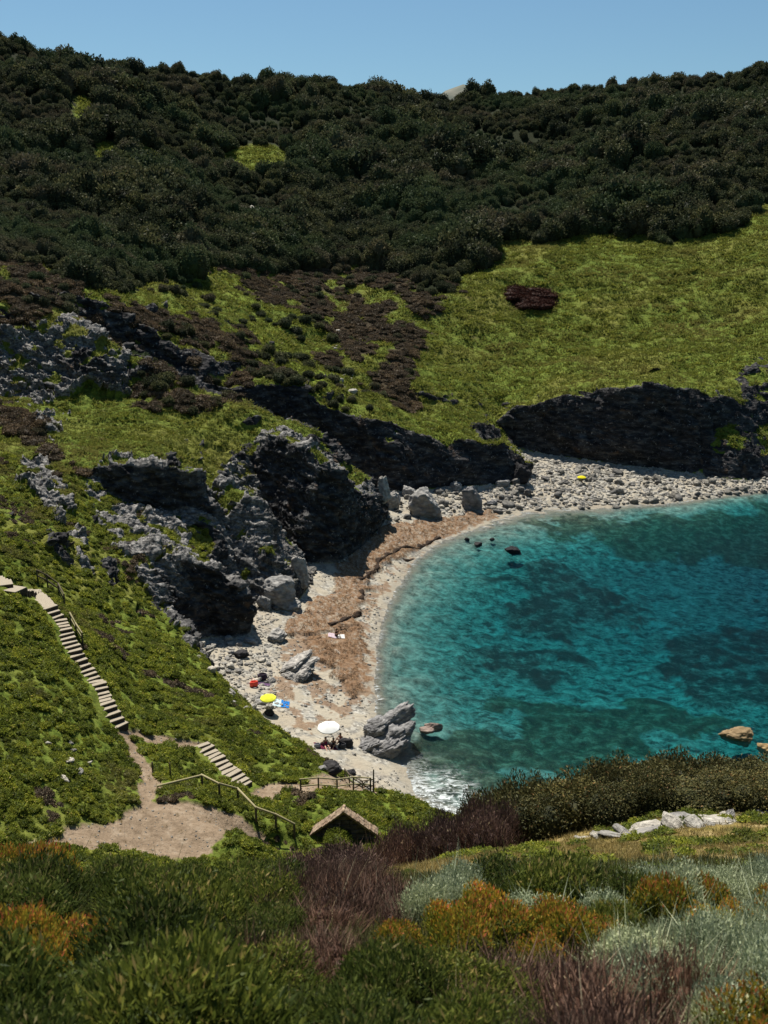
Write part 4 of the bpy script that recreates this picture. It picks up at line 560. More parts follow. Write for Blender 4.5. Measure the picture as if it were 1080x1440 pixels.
def leaf_material(name, stops, trans=.3, vary=.5, patch=None):
    """colour by leaf ('tint', 0..1) and by plant"""
    k = NT(name)
    t = k.attr('tint')
    r = k.n('ObjectInfo').outputs['Random']
    c = k.ramp(t, stops)
    c = k.mix(1.0, c, k.ramp(r, [(0, (1 - vary * .6, 1 - vary * .55, 1 - vary * .5)), (.55, (1, 1, 1)), (1, (1 + vary * .7, 1 + vary * .5, 1 + vary * .2))]), 'MULTIPLY')
    if patch:      # plants of one stand share their tone: drier and lusher patches over the ground
        w = k.pos()
        for (sc_, lo, hi, amt, colr) in patch:
            c = k.mix(k.mapr(k.noise(k.scale(w, (.6, 1.3, 1.3)), sc_, 5, .6), lo, hi, 0, amt), c, colr)
    d = k.n('BsdfDiffuse'); k.l(c, d.inputs[0])
    tr = k.n('BsdfTranslucent'); k.l(c, tr.inputs[0])
    m = k.n('MixShader'); m.inputs[0].default_value = trans
    k.l(d.outputs[0], m.inputs[1]); k.l(tr.outputs[0], m.inputs[2])
    g = k.n('BsdfGlossy'); g.inputs['Roughness'].default_value = .55; g.inputs[0].default_value = (1, 1, 1, 1)
    m2 = k.n('MixShader'); m2.inputs[0].default_value = .006
    k.l(m.outputs[0], m2.inputs[1]); k.l(g.outputs[0], m2.inputs[2])
    return k.done(m2.outputs[0])

def plain(name, color, rough=.7, spec=.3, metal=0.0, var=.15, scale=6):
    k = NT(name); n = k.noise(k.objco(), scale, 5)
    c = k.mix(n, tuple(x * (1 - var) for x in color), tuple(min(1, x * (1 + var)) for x in color))
    return k.done(k.bsdf(c, rough, k.bump(n, .01, .3), spec, metal))

def wood_material(name, a, b):
    k = NT(name); p = k.objco()
    n = k.noise(k.scale(p, (6, 6, 1.2)), 3, 6, .65)
    return k.done(k.bsdf(k.ramp(n, [(.3, a), (.7, b)]), .85, k.bump(n, .01, .6), .2))

def water_material():
    k = NT('sea_water'); p = k.pos()
    a = k.noise(k.scale(p, (.7, 1.7, 1)), 1.0, 6, .72, .3)
    b = k.noise(k.scale(p, (1.0, 2.2, 1), (0, 0, .25)), 2.2, 3, .6)
    nrm = k.bump(k.math('ADD', a, k.math('MULTIPLY', b, .34)), 1.5, 1.0)
    fr = k.n('Fresnel'); fr.inputs['IOR'].default_value = 1.33; k.l(nrm, fr.inputs['Normal'])
    gl = k.n('BsdfGlossy'); gl.inputs['Roughness'].default_value = .10; k.l(nrm, gl.inputs['Normal'])
    tr = k.n('BsdfTransparent')
    # light scattered back by the water itself
    df = k.n('BsdfDiffuse'); df.inputs[0].default_value = (.000, .090, .145, 1); k.l(nrm, df.inputs['Normal'])
    m1 = k.n('MixShader'); m1.inputs[0].default_value = .085
    k.l(tr.outputs[0], m1.inputs[1]); k.l(df.outputs[0], m1.inputs[2])
    m2 = k.n('MixShader'); k.l(k.math('MULTIPLY', fr.outputs[0], .6), m2.inputs[0]); k.l(m1.outputs[0], m2.inputs[1]); k.l(gl.outputs[0], m2.inputs[2])
    # thin foam where the water runs out on the shingle
    fo = k.math('MULTIPLY', k.mapr(k.math('ADD', k.attr('depth'), k.math('MULTIPLY', k.noise(p, .7, 4), .5)), .16, .42, 1, 0), k.mapr(k.noise(k.scale(p, (1, 1.4, 1)), 1.6, 6, .75, .8), .50, .64))
    sy = k.n('SeparateXYZ'); k.l(p, sy.inputs[0])
    wash = k.math('MULTIPLY', k.mapr(sy.outputs[1], 74, 84, 1, 0), k.mapr(k.attr('depth'), .9, .2, 0, 1))
    wash = k.math('MULTIPLY', wash, k.mapr(k.noise(k.scale(p, (.8, 1.7, 1), (0, 0, .3)), 1.3, 8, .8, 1.2), .46, .60))
    fo = k.math('MAXIMUM', fo, wash)
    wf = k.n('BsdfDiffuse'); wf.inputs[0].default_value = (.62, .66, .66, 1)
    m3 = k.n('MixShader'); k.l(k.math('MULTIPLY', fo, .8), m3.inputs[0]); k.l(m2.outputs[0], m3.inputs[1]); k.l(wf.outputs[0], m3.inputs[2]); m2 = m3
    ab = k.n('VolumeAbsorption'); ab.inputs['Color'].default_value = (0, .82, .88, 1); ab.inputs['Density'].default_value = .36
    k.l(ab.outputs[0], k.out.inputs['Volume'])
    return k.done(m2.outputs[0])

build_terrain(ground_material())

# the sea: one closed body of water
def sea():
    xs = np.concatenate([[-12, -8], np.arange(-5, 95, .8), [100, 110, 130, 170, 260, 600, 1400, 2600.]])
    ys = np.concatenate([[-2600, -800, -200, 0, 20, 35], np.arange(44, 186, .8), [190, 200, 215.]])
    nx, ny = len(xs), len(ys)
    X, Yy = np.meshgrid(xs, ys); v = np.stack([X.ravel(), Yy.ravel(), 0 * X.ravel()], 1)
    i = np.arange(ny - 1)[:, None] * nx + np.arange(nx - 1)[None]
    f = np.stack([i, i + 1, i + nx + 1, i + nx], -1).reshape(-1, 4)
    edge = list(range(nx)) + [r * nx + nx - 1 for r in range(1, ny)] + [(ny - 1) * nx + c for c in range(nx - 2, -1, -1)] + [r * nx for r in range(ny - 2, 0, -1)]
    m = len(v); low = v[edge].copy(); low[:, 2] = -40; n = len(edge)
    side = np.array([(edge[j], m + j, m + (j + 1) % n, edge[(j + 1) % n]) for j in range(n)])
    cx = np.array([[0.5 * (xs[0] + xs[-1]), 0, -40]]); 
    v = np.concatenate([v, low, cx]); c = len(v) - 1
    bot = np.array([(c, m + (j + 1) % n, m + j, c) for j in range(n)])
    depth = np.array([-ground(x, y) if (x < 110 and 40 < y < 200) else 9 for x, y in v[:m, :2]])
    me = bpy.data.meshes.new('sea_water')
    me.from_pydata(v.tolist(), [], f.tolist() + side.tolist() + [tuple(q[:3]) for q in bot.tolist()]); me.update()
    attr(me, 'depth', np.concatenate([depth, np.full(n + 1, 9.)]))
    o = link('sea_water', me, water_material()); o['kind'] = 'structure'
sea()

def far_country():
    """the bare upland seen through the saddle, and the land out to the horizon"""
    gx = np.linspace(-1500, 1900, 120); gy = np.linspace(640, 3600, 60)
    X, Yy = np.meshgrid(gx, gy); P = np.stack([X.ravel(), Yy.ravel(), 0 * X.ravel()], 1)
    z = 84 + 9 * fbm(P / 300, 4)
    z += 180 * np.minimum(1, 1.0 * np.exp(-(((P[:, 0] - 132) / 150) ** 2 + ((P[:, 1] - 1750) / 200) ** 2))) + 0.03 * (P[:, 1] - 640)
    z = np.where(P[:, 1] < 680, z - 40, z)
    z = np.where((P[:, 1] > 1000) & (P[:, 1] < 2600), z + 2 * fbm(P / 40, 3), z)
    P[:, 2] = z
    n = len(gx); i = np.arange(len(gy) - 1)[:, None] * n + np.arange(n - 1)[None]
    f = np.stack([i, i + 1, i + n + 1, i + n], -1).reshape(-1, 4)
    k = NT('upland'); p = k.pos()
    c = k.ramp(k.noise(p, .012, 6, .65), [(.35, (.045, .058, .045)), (.5, (.085, .095, .075)), (.68, (.15, .145, .115))])
    o = link('distant_hills', new_mesh('distant_hills', P, f), k.done(k.bsdf(c, .95, None, .1))); o['kind'] = 'structure'
far_country()

# ------------------------------------------------------------------ vegetation
def ico(sub=2):
    import bmesh
    bm = bmesh.new(); bmesh.ops.create_icosphere(bm, subdivisions=sub, radius=1)
    v = np.array([x.co[:] for x in bm.verts]); f = np.array([[y.index for y in x.verts] for x in bm.faces]); bm.free()
    return v, f

def foliage(seed, lobes, n, leaf, up=.3, spread=.8, core=.80, rough=.16, lift=-.25, clump=0, top_tint=0.0):
    """leaf-shaped faces all over a set of lobes (cx,cy,cz,rx,ry,rz) round a dark twiggy core -> verts, tris, tint"""
    g = np.random.default_rng(seed)
    lob = np.array(lobes, float)
    area = (lob[:, 3] * lob[:, 4] + lob[:, 3] * lob[:, 5] + lob[:, 4] * lob[:, 5]); w = area / area.sum()
    li = g.choice(len(lob), n, p=w)
    d = g.normal(size=(n, 3)); d /= np.linalg.norm(d, axis=1)[:, None]
    d[:, 2] = np.where(d[:, 2] < lift, -d[:, 2], d[:, 2])
    if clump:
        c = g.normal(size=(clump, 3)); c /= np.linalg.norm(c, axis=1)[:, None]; c[:, 2] = np.abs(c[:, 2]) * .9
        k = np.argmax(d @ c.T, 1); close = (d * c[k]).sum(1)
        puff = np.clip((close - .75) / .25, 0, 1)
    else: puff = np.zeros(n); k = np.zeros(n, int)
    r = lob[li, 3:6]
    P = lob[li, :3] + d * r * (1 - rough + rough * 1.6 * g.random((n, 1)) + .14 * puff[:, None] + .10 * fbm(d * 2.1 + li[:, None] * 3.1 + seed, 3)[:, None])
    nrm = d / r; nrm /= np.linalg.norm(nrm, axis=1)[:, None]
    ax = nrm * .8 + g.normal(size=(n, 3)) * spread * .6 + np.array([0, 0, up]); ax /= np.linalg.norm(ax, axis=1)[:, None]
    sd = np.cross(ax, nrm + g.normal(size=(n, 3)) * .8); sd /= np.maximum(np.linalg.norm(sd, axis=1), 1e-6)[:, None]
    L = leaf[0] * (.6 + .8 * g.random((n, 1))); Wd = leaf[1] * (.6 + .8 * g.random((n, 1)))
    a = P - ax * L * .35; b = P + ax * L * .15 + sd * Wd * .5; c2 = P + ax * L * .65; e = P + ax * L * .15 - sd * Wd * .5
    vs = np.stack([a, b, c2, e], 1).reshape(-1, 3)
    i = np.arange(n)[:, None] * 4
    tr = np.concatenate([i + [0, 1, 2], i + [0, 2, 3]], 0)
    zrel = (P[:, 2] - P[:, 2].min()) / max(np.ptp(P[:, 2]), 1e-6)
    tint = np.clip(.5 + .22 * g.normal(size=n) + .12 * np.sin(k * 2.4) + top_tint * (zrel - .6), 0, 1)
    vt = np.repeat(tint, 4)
    iv, it = ico(2)
    off = len(vs)
    V2 = [vs]; T2 = [tr]; A2 = [vt]
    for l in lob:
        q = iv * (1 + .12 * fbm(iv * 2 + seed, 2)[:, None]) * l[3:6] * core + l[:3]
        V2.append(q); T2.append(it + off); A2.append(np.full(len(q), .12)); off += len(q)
    return np.concatenate(V2), np.concatenate(T2), np.concatenate(A2)

def blades(seed, n, radius, height, width, lean=.45, dome=.5, tint_mu=.5):
    """a tuft or bush of upright blades or twigs"""
    g = np.random.default_rng(seed)
    rr = np.sqrt(g.random(n)) * radius; th = g.random(n) * 6.283
    base = np.stack([rr * np.cos(th), rr * np.sin(th), -0.05 * np.ones(n)], 1)
    h = height * (.45 + .75 * g.random(n)) * (1 - dome * (rr / radius) ** 2)
    dirn = np.stack([np.cos(th) * rr / radius * lean, np.sin(th) * rr / radius * lean, np.ones(n)], 1) + g.normal(size=(n, 3)) * .22
    dirn /= np.linalg.norm(dirn, axis=1)[:, None]
    a2 = g.random(n) * 6.283; sd = np.stack([np.cos(a2), np.sin(a2), 0 * a2], 1) * width * (.6 + .8 * g.random((n, 1)))
    mid = base + dirn * h[:, None] * .55
    tip = base + dirn * h[:, None] + g.normal(size=(n, 3)) * .12 * h[:, None]
    vs = np.stack([base - sd * .5, base + sd * .5, mid - sd * .45, mid + sd * .45, tip], 1).reshape(-1, 3)
    i = np.arange(n)[:, None] * 5
    tr = np.concatenate([i + [0, 1, 3], i + [0, 3, 2], i + [2, 3, 4]], 0)
    t = np.repeat(np.clip(tint_mu + .22 * g.normal(size=n), 0, 1), 5)
    return vs, tr, t

def merge(*parts):
    off = 0; VV, TT, AA = [], [], []
    for v, t, a in parts:
        VV.append(v); TT.append(t + off); AA.append(a); off += len(v)
    return np.concatenate(VV), np.concatenate(TT), np.concatenate(AA)

def plant_mesh(name, parts, mat):
    v, t, a = parts
    me = new_mesh(name, v, t, False); attr(me, 'tint', a); me.materials.append(mat)
    return me

def dome_lobes(seed, r, h, n):
    g = np.random.default_rng(seed)
    out = [(0, 0, h * .30, r * .80, r * .80, h * .66)]
    for i in range(n):
        a = i * 6.283 / n + g.random() * .8; q = r * (.42 + .2 * g.random()); s = r * (.38 + .22 * g.random())
        out.append((q * math.cos(a), q * math.sin(a), h * (.18 + .32 * g.random()), s, s, h * (.40 + .2 * g.random())))
    return out

# --- where things may grow
FC = V[T].mean(1)
FA = np.linalg.norm(np.cross(V[T[:, 1]] - V[T[:, 0]], V[T[:, 2]] - V[T[:, 0]]), axis=1) / 2
FN = np.cross(V[T[:, 1]] - V[T[:, 0]], V[T[:, 2]] - V[T[:, 0]]); FN /= np.maximum(np.linalg.norm(FN, axis=1), 1e-9)[:, None]
FV = {k: A[k][T].mean(1) for k in ATTRS}
FSEEN = seen(FC, .10)

def sample(mask, spacing, seed, gap=None):
    """random points on the masked part of the ground, about spacing(m) apart"""
    g = np.random.default_rng(seed)
    ids = np.nonzero(mask)[0]
    if not len(ids): return np.zeros((0, 3)), np.zeros((0, 3))
    sp = np.broadcast_to(spacing, len(T))[ids]
    w = FA[ids] / sp ** 2
    n = int(w.sum() * 1.25)
    f = ids[g.choice(len(ids), n, p=w / w.sum())]
    a, b = g.random(n), g.random(n); m = a + b > 1; a[m] = 1 - a[m]; b[m] = 1 - b[m]
    P = V[T[f, 0]] * (1 - a - b)[:, None] + V[T[f, 1]] * a[:, None] + V[T[f, 2]] * b[:, None]
    s = np.broadcast_to(spacing, len(T))[f] * (.75 if gap is None else gap)
    lv = np.round(np.log2(s) * 2) / 2; cell = 2 ** lv
    key = np.stack([np.floor(P[:, 0] / cell), np.floor(P[:, 1] / cell), lv * 2], 1).astype(np.int64)
    _, first = np.unique(key, axis=0, return_index=True)
    return P[first], FN[f[first]]

def scatter(name, label, cat, protos, mat, P, which, rot, scl):
    """one object of many small plants: its own mesh holds the plant shapes and the points they grow on"""
    vs, ts, tint, pr = [], [], [], []
    off = 0
    for i, (v, t, a) in enumerate(protos):
        vs.append(v); ts.append(t + off); tint.append(a); pr.append(np.full(len(v), i + 1)); off += len(v)
    n = len(P)
    vs.append(P); tint.append(np.zeros(n)); pr.append(np.zeros(n))
    allv = np.concatenate(vs)
    me = new_mesh(name, allv, np.concatenate(ts), False)
    attr(me, 'tint', np.concatenate(tint)); attr(me, 'proto', np.concatenate(pr))
    z = np.zeros(off)
    attr(me, 'which', np.concatenate([z - 1, which])); 
    for nm, arr in (('rot', rot), ('scl', scl)):
        at = me.attributes.new(nm, 'FLOAT_VECTOR', 'POINT')
        at.data.foreach_set('vector', np.concatenate([np.zeros((off, 3)), arr]).astype(np.float32).ravel())
    o = link(name, me, mat); o['kind'] = 'stuff'; o['label'] = label; o['category'] = cat
    ng = bpy.data.node_groups.new(name + '_growth', 'GeometryNodeTree')
    ng.interface.new_socket('Geometry', in_out='INPUT', socket_type='NodeSocketGeometry')
    ng.interface.new_socket('Geometry', in_out='OUTPUT', socket_type='NodeSocketGeometry')
    N_ = ng.nodes; L_ = ng.links
    gi = N_.new('NodeGroupInput'); go = N_.new('NodeGroupOutput'); join = N_.new('GeometryNodeJoinGeometry')
    def named(nm, typ):
        x = N_.new('GeometryNodeInputNamedAttribute'); x.data_type = typ; x.inputs['Name'].default_value = nm
        return x.outputs['Attribute']
    def pick(nm, val):
        c = N_.new('FunctionNodeCompare'); c.data_type = 'FLOAT'; c.operation = 'EQUAL'
        L_.new(named(nm, 'FLOAT'), c.inputs[0]); c.inputs[1].default_value = val; c.inputs['Epsilon'].default_value = .1
        s = N_.new('GeometryNodeSeparateGeometry'); s.domain = 'POINT'
        L_.new(gi.outputs[0], s.inputs[0]); L_.new(c.outputs[0], s.inputs['Selection'])
        return s.outputs[0]
    for i in range(len(protos)):
        src = pick('proto', i + 1); pts = pick('which', i)
        mp = N_.new('GeometryNodeMeshToPoints'); L_.new(pts, mp.inputs[0])
        ip = N_.new('GeometryNodeInstanceOnPoints')
        L_.new(mp.outputs[0], ip.inputs['Points']); L_.new(src, ip.inputs['Instance'])
        L_.new(named('rot', 'FLOAT_VECTOR'), ip.inputs['Rotation']); L_.new(named('scl', 'FLOAT_VECTOR'), ip.inputs['Scale'])
        L_.new(ip.outputs[0], join.inputs[0])
    L_.new(join.outputs[0], go.inputs[0])
    o.modifiers.new('growth', 'NODES').node_group = ng
    return o

def tilt(Nr, amount, g):
    """euler angles leaning partly with the slope, with a random turn"""
    out = np.zeros_like(Nr)
    for i, nn in enumerate(Nr):
        up = Vector((0, 0, 1)).lerp(Vector(nn), amount).normalized()
        q = up.to_track_quat('Z', 'Y') @ Matrix.Rotation(g.random() * 6.283, 3, 'Z').to_quaternion()
        out[i] = q.to_euler()
    return out

def tag(o, label=None, cat=None, group=None, kind=None):
    if label: o['label'] = label
    if cat: o['category'] = cat
    if group: o['group'] = group
    if kind: o['kind'] = kind
    return o

DK = leaf_material('macchia_leaf', [(0, (.014, .019, .010)), (.5, (.056, .064, .032)), (.85, (.112, .118, .060)), (1, (.15, .135, .085))], .22, .75, [(.03, .48, .60, .6, (.052, .080, .034)), (.075, .52, .64, .6, (.105, .085, .055)), (.2, .56, .68, .5, (.10, .115, .055))])
HEATH = leaf_material('heather_twig', [(0, (.036, .027, .017)), (.5, (.104, .077, .050)), (.85, (.165, .125, .085)), (1, (.19, .17, .07))], .15, .45)
OVAL = leaf_material('russet_leaf', [(0, (.015, .006, .004)), (.5, (.045, .018, .013)), (1, (.085, .035, .025))], .1, .3)
GRS = leaf_material('grass_blade', [(0, (.050, .066, .010)), (.5, (.132, .154, .026)), (.85, (.208, .212, .048)), (1, (.28, .23, .08))], .35, .55, [(.055, .50, .66, .65, (.19, .165, .05)), (.16, .56, .68, .55, (.075, .085, .022)), (.5, .60, .72, .5, (.16, .11, .055))])
CUSH = leaf_material('cushion_leaf', [(0, (.052, .070, .010)), (.5, (.155, .185, .024)), (.85, (.245, .265, .044)), (1, (.27, .22, .07))], .40, .8, [(.12, .55, .68, .5, (.13, .10, .045)), (.3, .58, .70, .4, (.06, .085, .02))])

dist = np.linalg.norm(FC - EYE, axis=1)
# --- the dark shrubs of the hills
mac = FSEEN & (FV['mac'] > .5) & (FV['green'] < .4) & (FV['brown'] < .5) & (FC[:, 1] < 520)
P, Nn = sample(mac, np.clip(dist / 140, 1.8, 2.85), 21, gap=.84)
clear = np.zeros(len(P), bool)
for ox_, oy_ in ((0, 0), (0, 2.5), (0, 5), (2, 1), (-2, 1)): clear |= region('green', P[:, :2] + [ox_, oy_])
P, Nn = P[~clear], Nn[~clear]
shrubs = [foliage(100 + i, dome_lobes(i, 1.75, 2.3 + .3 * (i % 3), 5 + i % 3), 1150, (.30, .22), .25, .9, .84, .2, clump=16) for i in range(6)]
g = np.random.default_rng(5)
tall = ss(-.25, .35, fbm(P / 38 + 6, 3))
sc_ = np.where(P[:, 1] > 385, .85, 1.0) * (.72 + (.50 + 1.20 * tall) * g.random(len(P)) ** 2.0) * np.clip(np.linalg.norm(P - EYE, axis=1) / 300, .75, 1.25) * (1 + .45 * np.clip(fbm(P / 30, 2), -1, 1))
hs = .8 + .45 * g.random(len(P))
order = np.argsort(np.linalg.norm(P - EYE, axis=1) / np.maximum(sc_, .5))
near = order[:300]; rest = order[300:]
shrub_me = [plant_mesh('shrub', s, DK) for s in shrubs]
E = tilt(Nn, .25, g)
for i in near:
    o = bpy.data.objects.new('shrub', shrub_me[int(g.integers(6))]); COL.objects.link(o)
    o.location = P[i] - [0, 0, .25]; o.rotation_euler = E[i]; o.scale = (sc_[i] * (.9 + .3 * g.random()), sc_[i], sc_[i] * hs[i])
    tag(o, 'dark rounded evergreen shrub at the lower edge of the shrub-covered hillside', 'shrub', 'dark shrubs along the foot of the hillside')
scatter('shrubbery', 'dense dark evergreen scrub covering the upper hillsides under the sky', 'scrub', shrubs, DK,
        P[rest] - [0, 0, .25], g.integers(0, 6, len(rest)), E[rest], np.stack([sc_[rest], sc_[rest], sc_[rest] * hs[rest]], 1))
print('shrubs', len(P))

# --- brown heather on the lower slopes
br = FSEEN & (FV['brown'] > .5) & (FV['green'] < .5) & (FV['rock'] < .4) & (FC[:, 2] > 4)
P, Nn = sample(br, np.clip(dist / 190, .7, 1.15), 22)
heath = [merge(foliage(140 + i, dome_lobes(40 + i, .85, .75, 4), 420, (.16, .10), .5, .9, .8, .25, clump=9)) for i in range(3)]
g = np.random.default_rng(6); n = len(P); s = .5 + .75 * g.random(n) ** 1.5
scatter('heather', 'low reddish brown heather scrub on the slopes of the gully', 'scrub', heath, HEATH, P - [0, 0, .1], g.integers(0, 3, n), tilt(Nn, .6, g), np.stack([s * 1.4, s * 1.4, s * (.8 + .5 * g.random(n))], 1))
print('heather', n)
m_ = FSEEN & ((FV['brown'] > .5) | ((FC[:, 1] > 165) & (FC[:, 1] < 240) & (FC[:, 0] < 4) & (FV['mac'] < .5))) & (FV['rock'] < .4) & (FC[:, 2] > 6)
P, Nn = sample(m_, np.clip(dist / 60, 2.2, 4.2), 27); P = P[fbm(P / 14 + 33, 3) > .0]; n = len(P); s = .3 + .45 * g.random(n) ** 1.5
scatter('dark_scrub', 'dark green low shrubs scattered among the brown heather', 'scrub', shrubs[:4], DK, P - [0, 0, .1], g.integers(0, 4, n), np.stack([0 * s, 0 * s, g.random(n) * 6.28], 1), np.stack([s * 1.2, s * 1.2, s], 1))

# --- grass tussocks on the field and the headland
gr = FSEEN & (FV['rock'] < .45) & (FV['sand'] < .3) & (FV['path'] < .3) & ((FV['brown'] < .5) | (FV['green'] > .5)) & (FV['oval'] < .4) & ((FV['mac'] < .5) | (FV['green'] > .5)) & (FC[:, 2] > 3) & (FC[:, 1] > 100) & (FN[:, 2] > .45)
P, Nn = sample(gr, np.clip(dist / 260, .50, 1.0), 23)
tuss = [blades(160 + i, 34, .34, .46, .075, .9, .4) for i in range(4)]
g = np.random.default_rng(8); n = len(P); D = np.linalg.norm(P - EYE, axis=1)
s = (.7 + .8 * g.random(n)) * np.clip(D / 170, .75, 1.5) * (1 + .5 * np.clip(fbm(P * [1 / 5, 1 / 2.2, 1 / 2.2], 2), -.8, 1))
scatter('grass', 'rough tussocky grass covering the field and the headland', 'grass', tuss, GRS, P - [0, 0, .03], g.integers(0, 4, n), tilt(Nn, .5, g), np.stack([s * 1.3, s * 1.3, s * .8], 1))
print('grass', n)

# --- low green cushions on the near slope with the stairs
cu = FSEEN & (FV['rock'] < .45) & (FV['sand'] < .3) & (FV['path'] < .12) & (FV['brown'] < .5) & (FC[:, 2] > 4.5) & (FC[:, 1] > 38) & (FC[:, 1] < 118) & (FN[:, 2] > .4) & (FC[:, 0] < 12)
P, Nn = sample(cu, np.clip(dist / 165, .38, .66), 24)
ST = np.array(STAIR_LINE); 
def near_line(P, line, w):
    m = np.zeros(len(P), bool)
    for a, b in zip(line[:-1], line[1:]):
        a, b = np.array(a[:2]), np.array(b[:2]); t = np.clip(((P[:, :2] - a) @ (b - a)) / ((b - a) @ (b - a)), 0, 1)
        m |= np.linalg.norm(P[:, :2] - a - t[:, None] * (b - a), axis=1) < w
    return m
keep = ~near_line(P, STAIR_LINE, 1.0) & ~near_line(P, STAIR_LINE_LOWER, 1.05)
P, Nn = P[keep], Nn[keep]
dry = fbm(P / 7 + 80, 3) > .42
cush = [foliage(180 + i, dome_lobes(60 + i, .5, .42, 4), 190, (.17, .075), .5, 1.0, .78, .3, clump=7) for i in range(4)]
g = np.random.default_rng(9); n = len(P); s = (.46 + .66 * g.random(n) ** 1.6) * (1 + .4 * np.clip(fbm(P / 3.5, 2), -.8, 1)) * np.where(P[:, 1] < 60, .8, 1)
w = g.integers(0, 4, n); rt = tilt(Nn, .6, g)
k = ~dry
scatter('ground_cover', 'low bright green cushion plants covering the slope beside the stairs', 'ground cover', cush, CUSH, P[k] - [0, 0, .08], w[k], rt[k], np.stack([s, s, s * .9], 1)[k])
k = dry
scatter('dry_undergrowth', 'dry brownish undergrowth scattered between the green cushions', 'undergrowth', cush, HEATH, P[k] - [0, 0, .08], w[k], rt[k], np.stack([s, s, s * .8], 1)[k])
print('cushions', n)

# ------------------------------------------------------------------ foreground plants, each a thing of its own
ROSE = leaf_material('rosemary_leaf', [(0, (.024, .040, .010)), (.45, (.050, .070, .014)), (.85, (.135, .160, .032)), (1, (.21, .17, .065))], .40, .85)
SPUR = leaf_material('spurge_leaf', [(0, (.045, .060, .012)), (.50, (.17, .18, .022)), (.70, (.36, .26, .030)), (.88, (.44, .20, .035)), (1, (.46, .13, .055))], .35, .5)
GREY = leaf_material('silver_leaf', [(0, (.11, .135, .070)), (.5, (.30, .345, .20)), (1, (.50, .53, .36))], .22, .35)
DRY = leaf_material('dry_twig', [(0, (.045, .024, .018)), (.5, (.13, .075, .055)), (.85, (.22, .14, .10)), (1, (.34, .28, .18))], .12, .5)
MAQ = leaf_material('maquis_leaf', [(0, (.018, .022, .009)), (.5, (.068, .066, .024)), (.85, (.125, .112, .040)), (1, (.20, .115, .05))], .18, .4)
PURP = leaf_material('purple_heath', [(0, (.035, .021, .018)), (.5, (.105, .063, .052)), (.85, (.18, .115, .09)), (1, (.26, .20, .12))], .15, .4)

def bush_protos(kind):
    out = []
    for i in range(4 if kind in ('rosemary', 'grey', 'dry') else 3):
        s = 300 + 10 * i + len(kind)
        if kind == 'rosemary':
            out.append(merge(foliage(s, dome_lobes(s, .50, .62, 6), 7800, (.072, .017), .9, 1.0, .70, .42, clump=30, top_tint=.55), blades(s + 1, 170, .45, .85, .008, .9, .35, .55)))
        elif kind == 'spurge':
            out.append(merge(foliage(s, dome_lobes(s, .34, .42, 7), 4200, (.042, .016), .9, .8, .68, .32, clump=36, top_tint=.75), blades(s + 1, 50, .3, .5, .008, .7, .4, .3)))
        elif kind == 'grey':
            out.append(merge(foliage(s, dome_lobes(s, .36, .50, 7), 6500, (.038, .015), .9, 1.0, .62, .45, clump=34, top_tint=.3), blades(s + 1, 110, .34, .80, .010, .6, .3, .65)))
        elif kind == 'dry':
            out.append(merge(blades(s, 900, .42, .62, .011, .8, .45, .5), foliage(s + 1, dome_lobes(s, .38, .42, 5), 900, (.05, .014), 1.2, .9, .55, .5)))
        elif kind == 'maquis':
            out.append(foliage(s, dome_lobes(s, 1.15, 1.7, 8), 9000, (.10, .045), .2, 1.0, .80, .26, clump=46))
        elif kind == 'purple':
            out.append(merge(foliage(s, dome_lobes(s, .62, .95, 6), 3600, (.10, .022), 1.3, .8, .65, .4, clump=20), blades(s + 1, 260, .55, 1.2, .012, .7, .4, .6)))
    return out

BUSH = {
    'rosemary': ('rosemary_bush', ROSE, 'bush', 'bushes of narrow green leaves in front', 'dense dark green bush of narrow upright leaves on the slope in front'),
    'spurge': ('spurge', SPUR, 'plant', 'orange and yellow spurge in front', 'low spurge with orange red tips over yellow green leaves, among the bushes in front'),
    'grey': ('silver_shrub', GREY, 'shrub', 'silvery shrubs at the right front', 'pale silvery green soft leaved shrub on the right of the front slope'),
    'dry': ('dry_bush', DRY, 'bush', 'dry brown twiggy bushes in front', 'dry purplish brown twiggy bush between the green bushes in front'),
    'maquis': ('evergreen_shrub', MAQ, 'shrub', 'tall evergreen shrubs on the brow at the right', 'tall dark evergreen shrub on the brow above the water at the right'),
    'purple': ('heath_bush', PURP, 'bush', 'purplish heath bushes beside the hut', 'purplish brown heath bush on the brow below the stone hut'),
}
g = np.random.default_rng(31)
for kind, spots in PLANTS:
    nm, mat, cat, grp, lab = BUSH[kind]
    mes = [plant_mesh(nm, p, mat) for p in bush_protos(kind)]
    for (x, y, *hh) in spots:
        o = bpy.data.objects.new(nm, mes[int(g.integers(len(mes)))]); COL.objects.link(o)
        o.location = (x, y, ground(x, y) - .06)
        s = (.62 + .62 * g.random() ** 2) * (1.0 if y > 8 or x < -.6 else .72) if nm == 'rosemary_bush' else (.50 if nm != 'spurge' else .66) + .45 * g.random()
        o.scale = (s, s * (.85 + .3 * g.random()), s * ((.75 + .6 * g.random()) if nm != 'rosemary_bush' else (.72 + .35 * g.random())))
        if hh: s = .75 + .5 * g.random(); o.scale = (s, s * (.85 + .3 * g.random()), hh[0] * (.86 + .22 * g.random()))
        nn = normal_at(x, y); up = Vector((0, 0, 1)).lerp(nn, .45).normalized()
        o.rotation_euler = (up.to_track_quat('Z', 'Y') @ Matrix.Rotation(g.random() * 6.28, 3, 'Z').to_quaternion()).to_euler()
        tag(o, lab, cat, grp)
# green bush in the open gable of the hut
o = link('evergreen_shrub', plant_mesh('evergreen_shrub', foliage(77, dome_lobes(77, .95, 1.3, 6), 3500, (.12, .05), .5, .9, .8, .25, clump=20), CUSH))
o.location = (-2.9, 54.9, ground(-2.9, 54.9) - .1); tag(o, 'leafy green bush growing in front of the gable of the hut', 'bush')
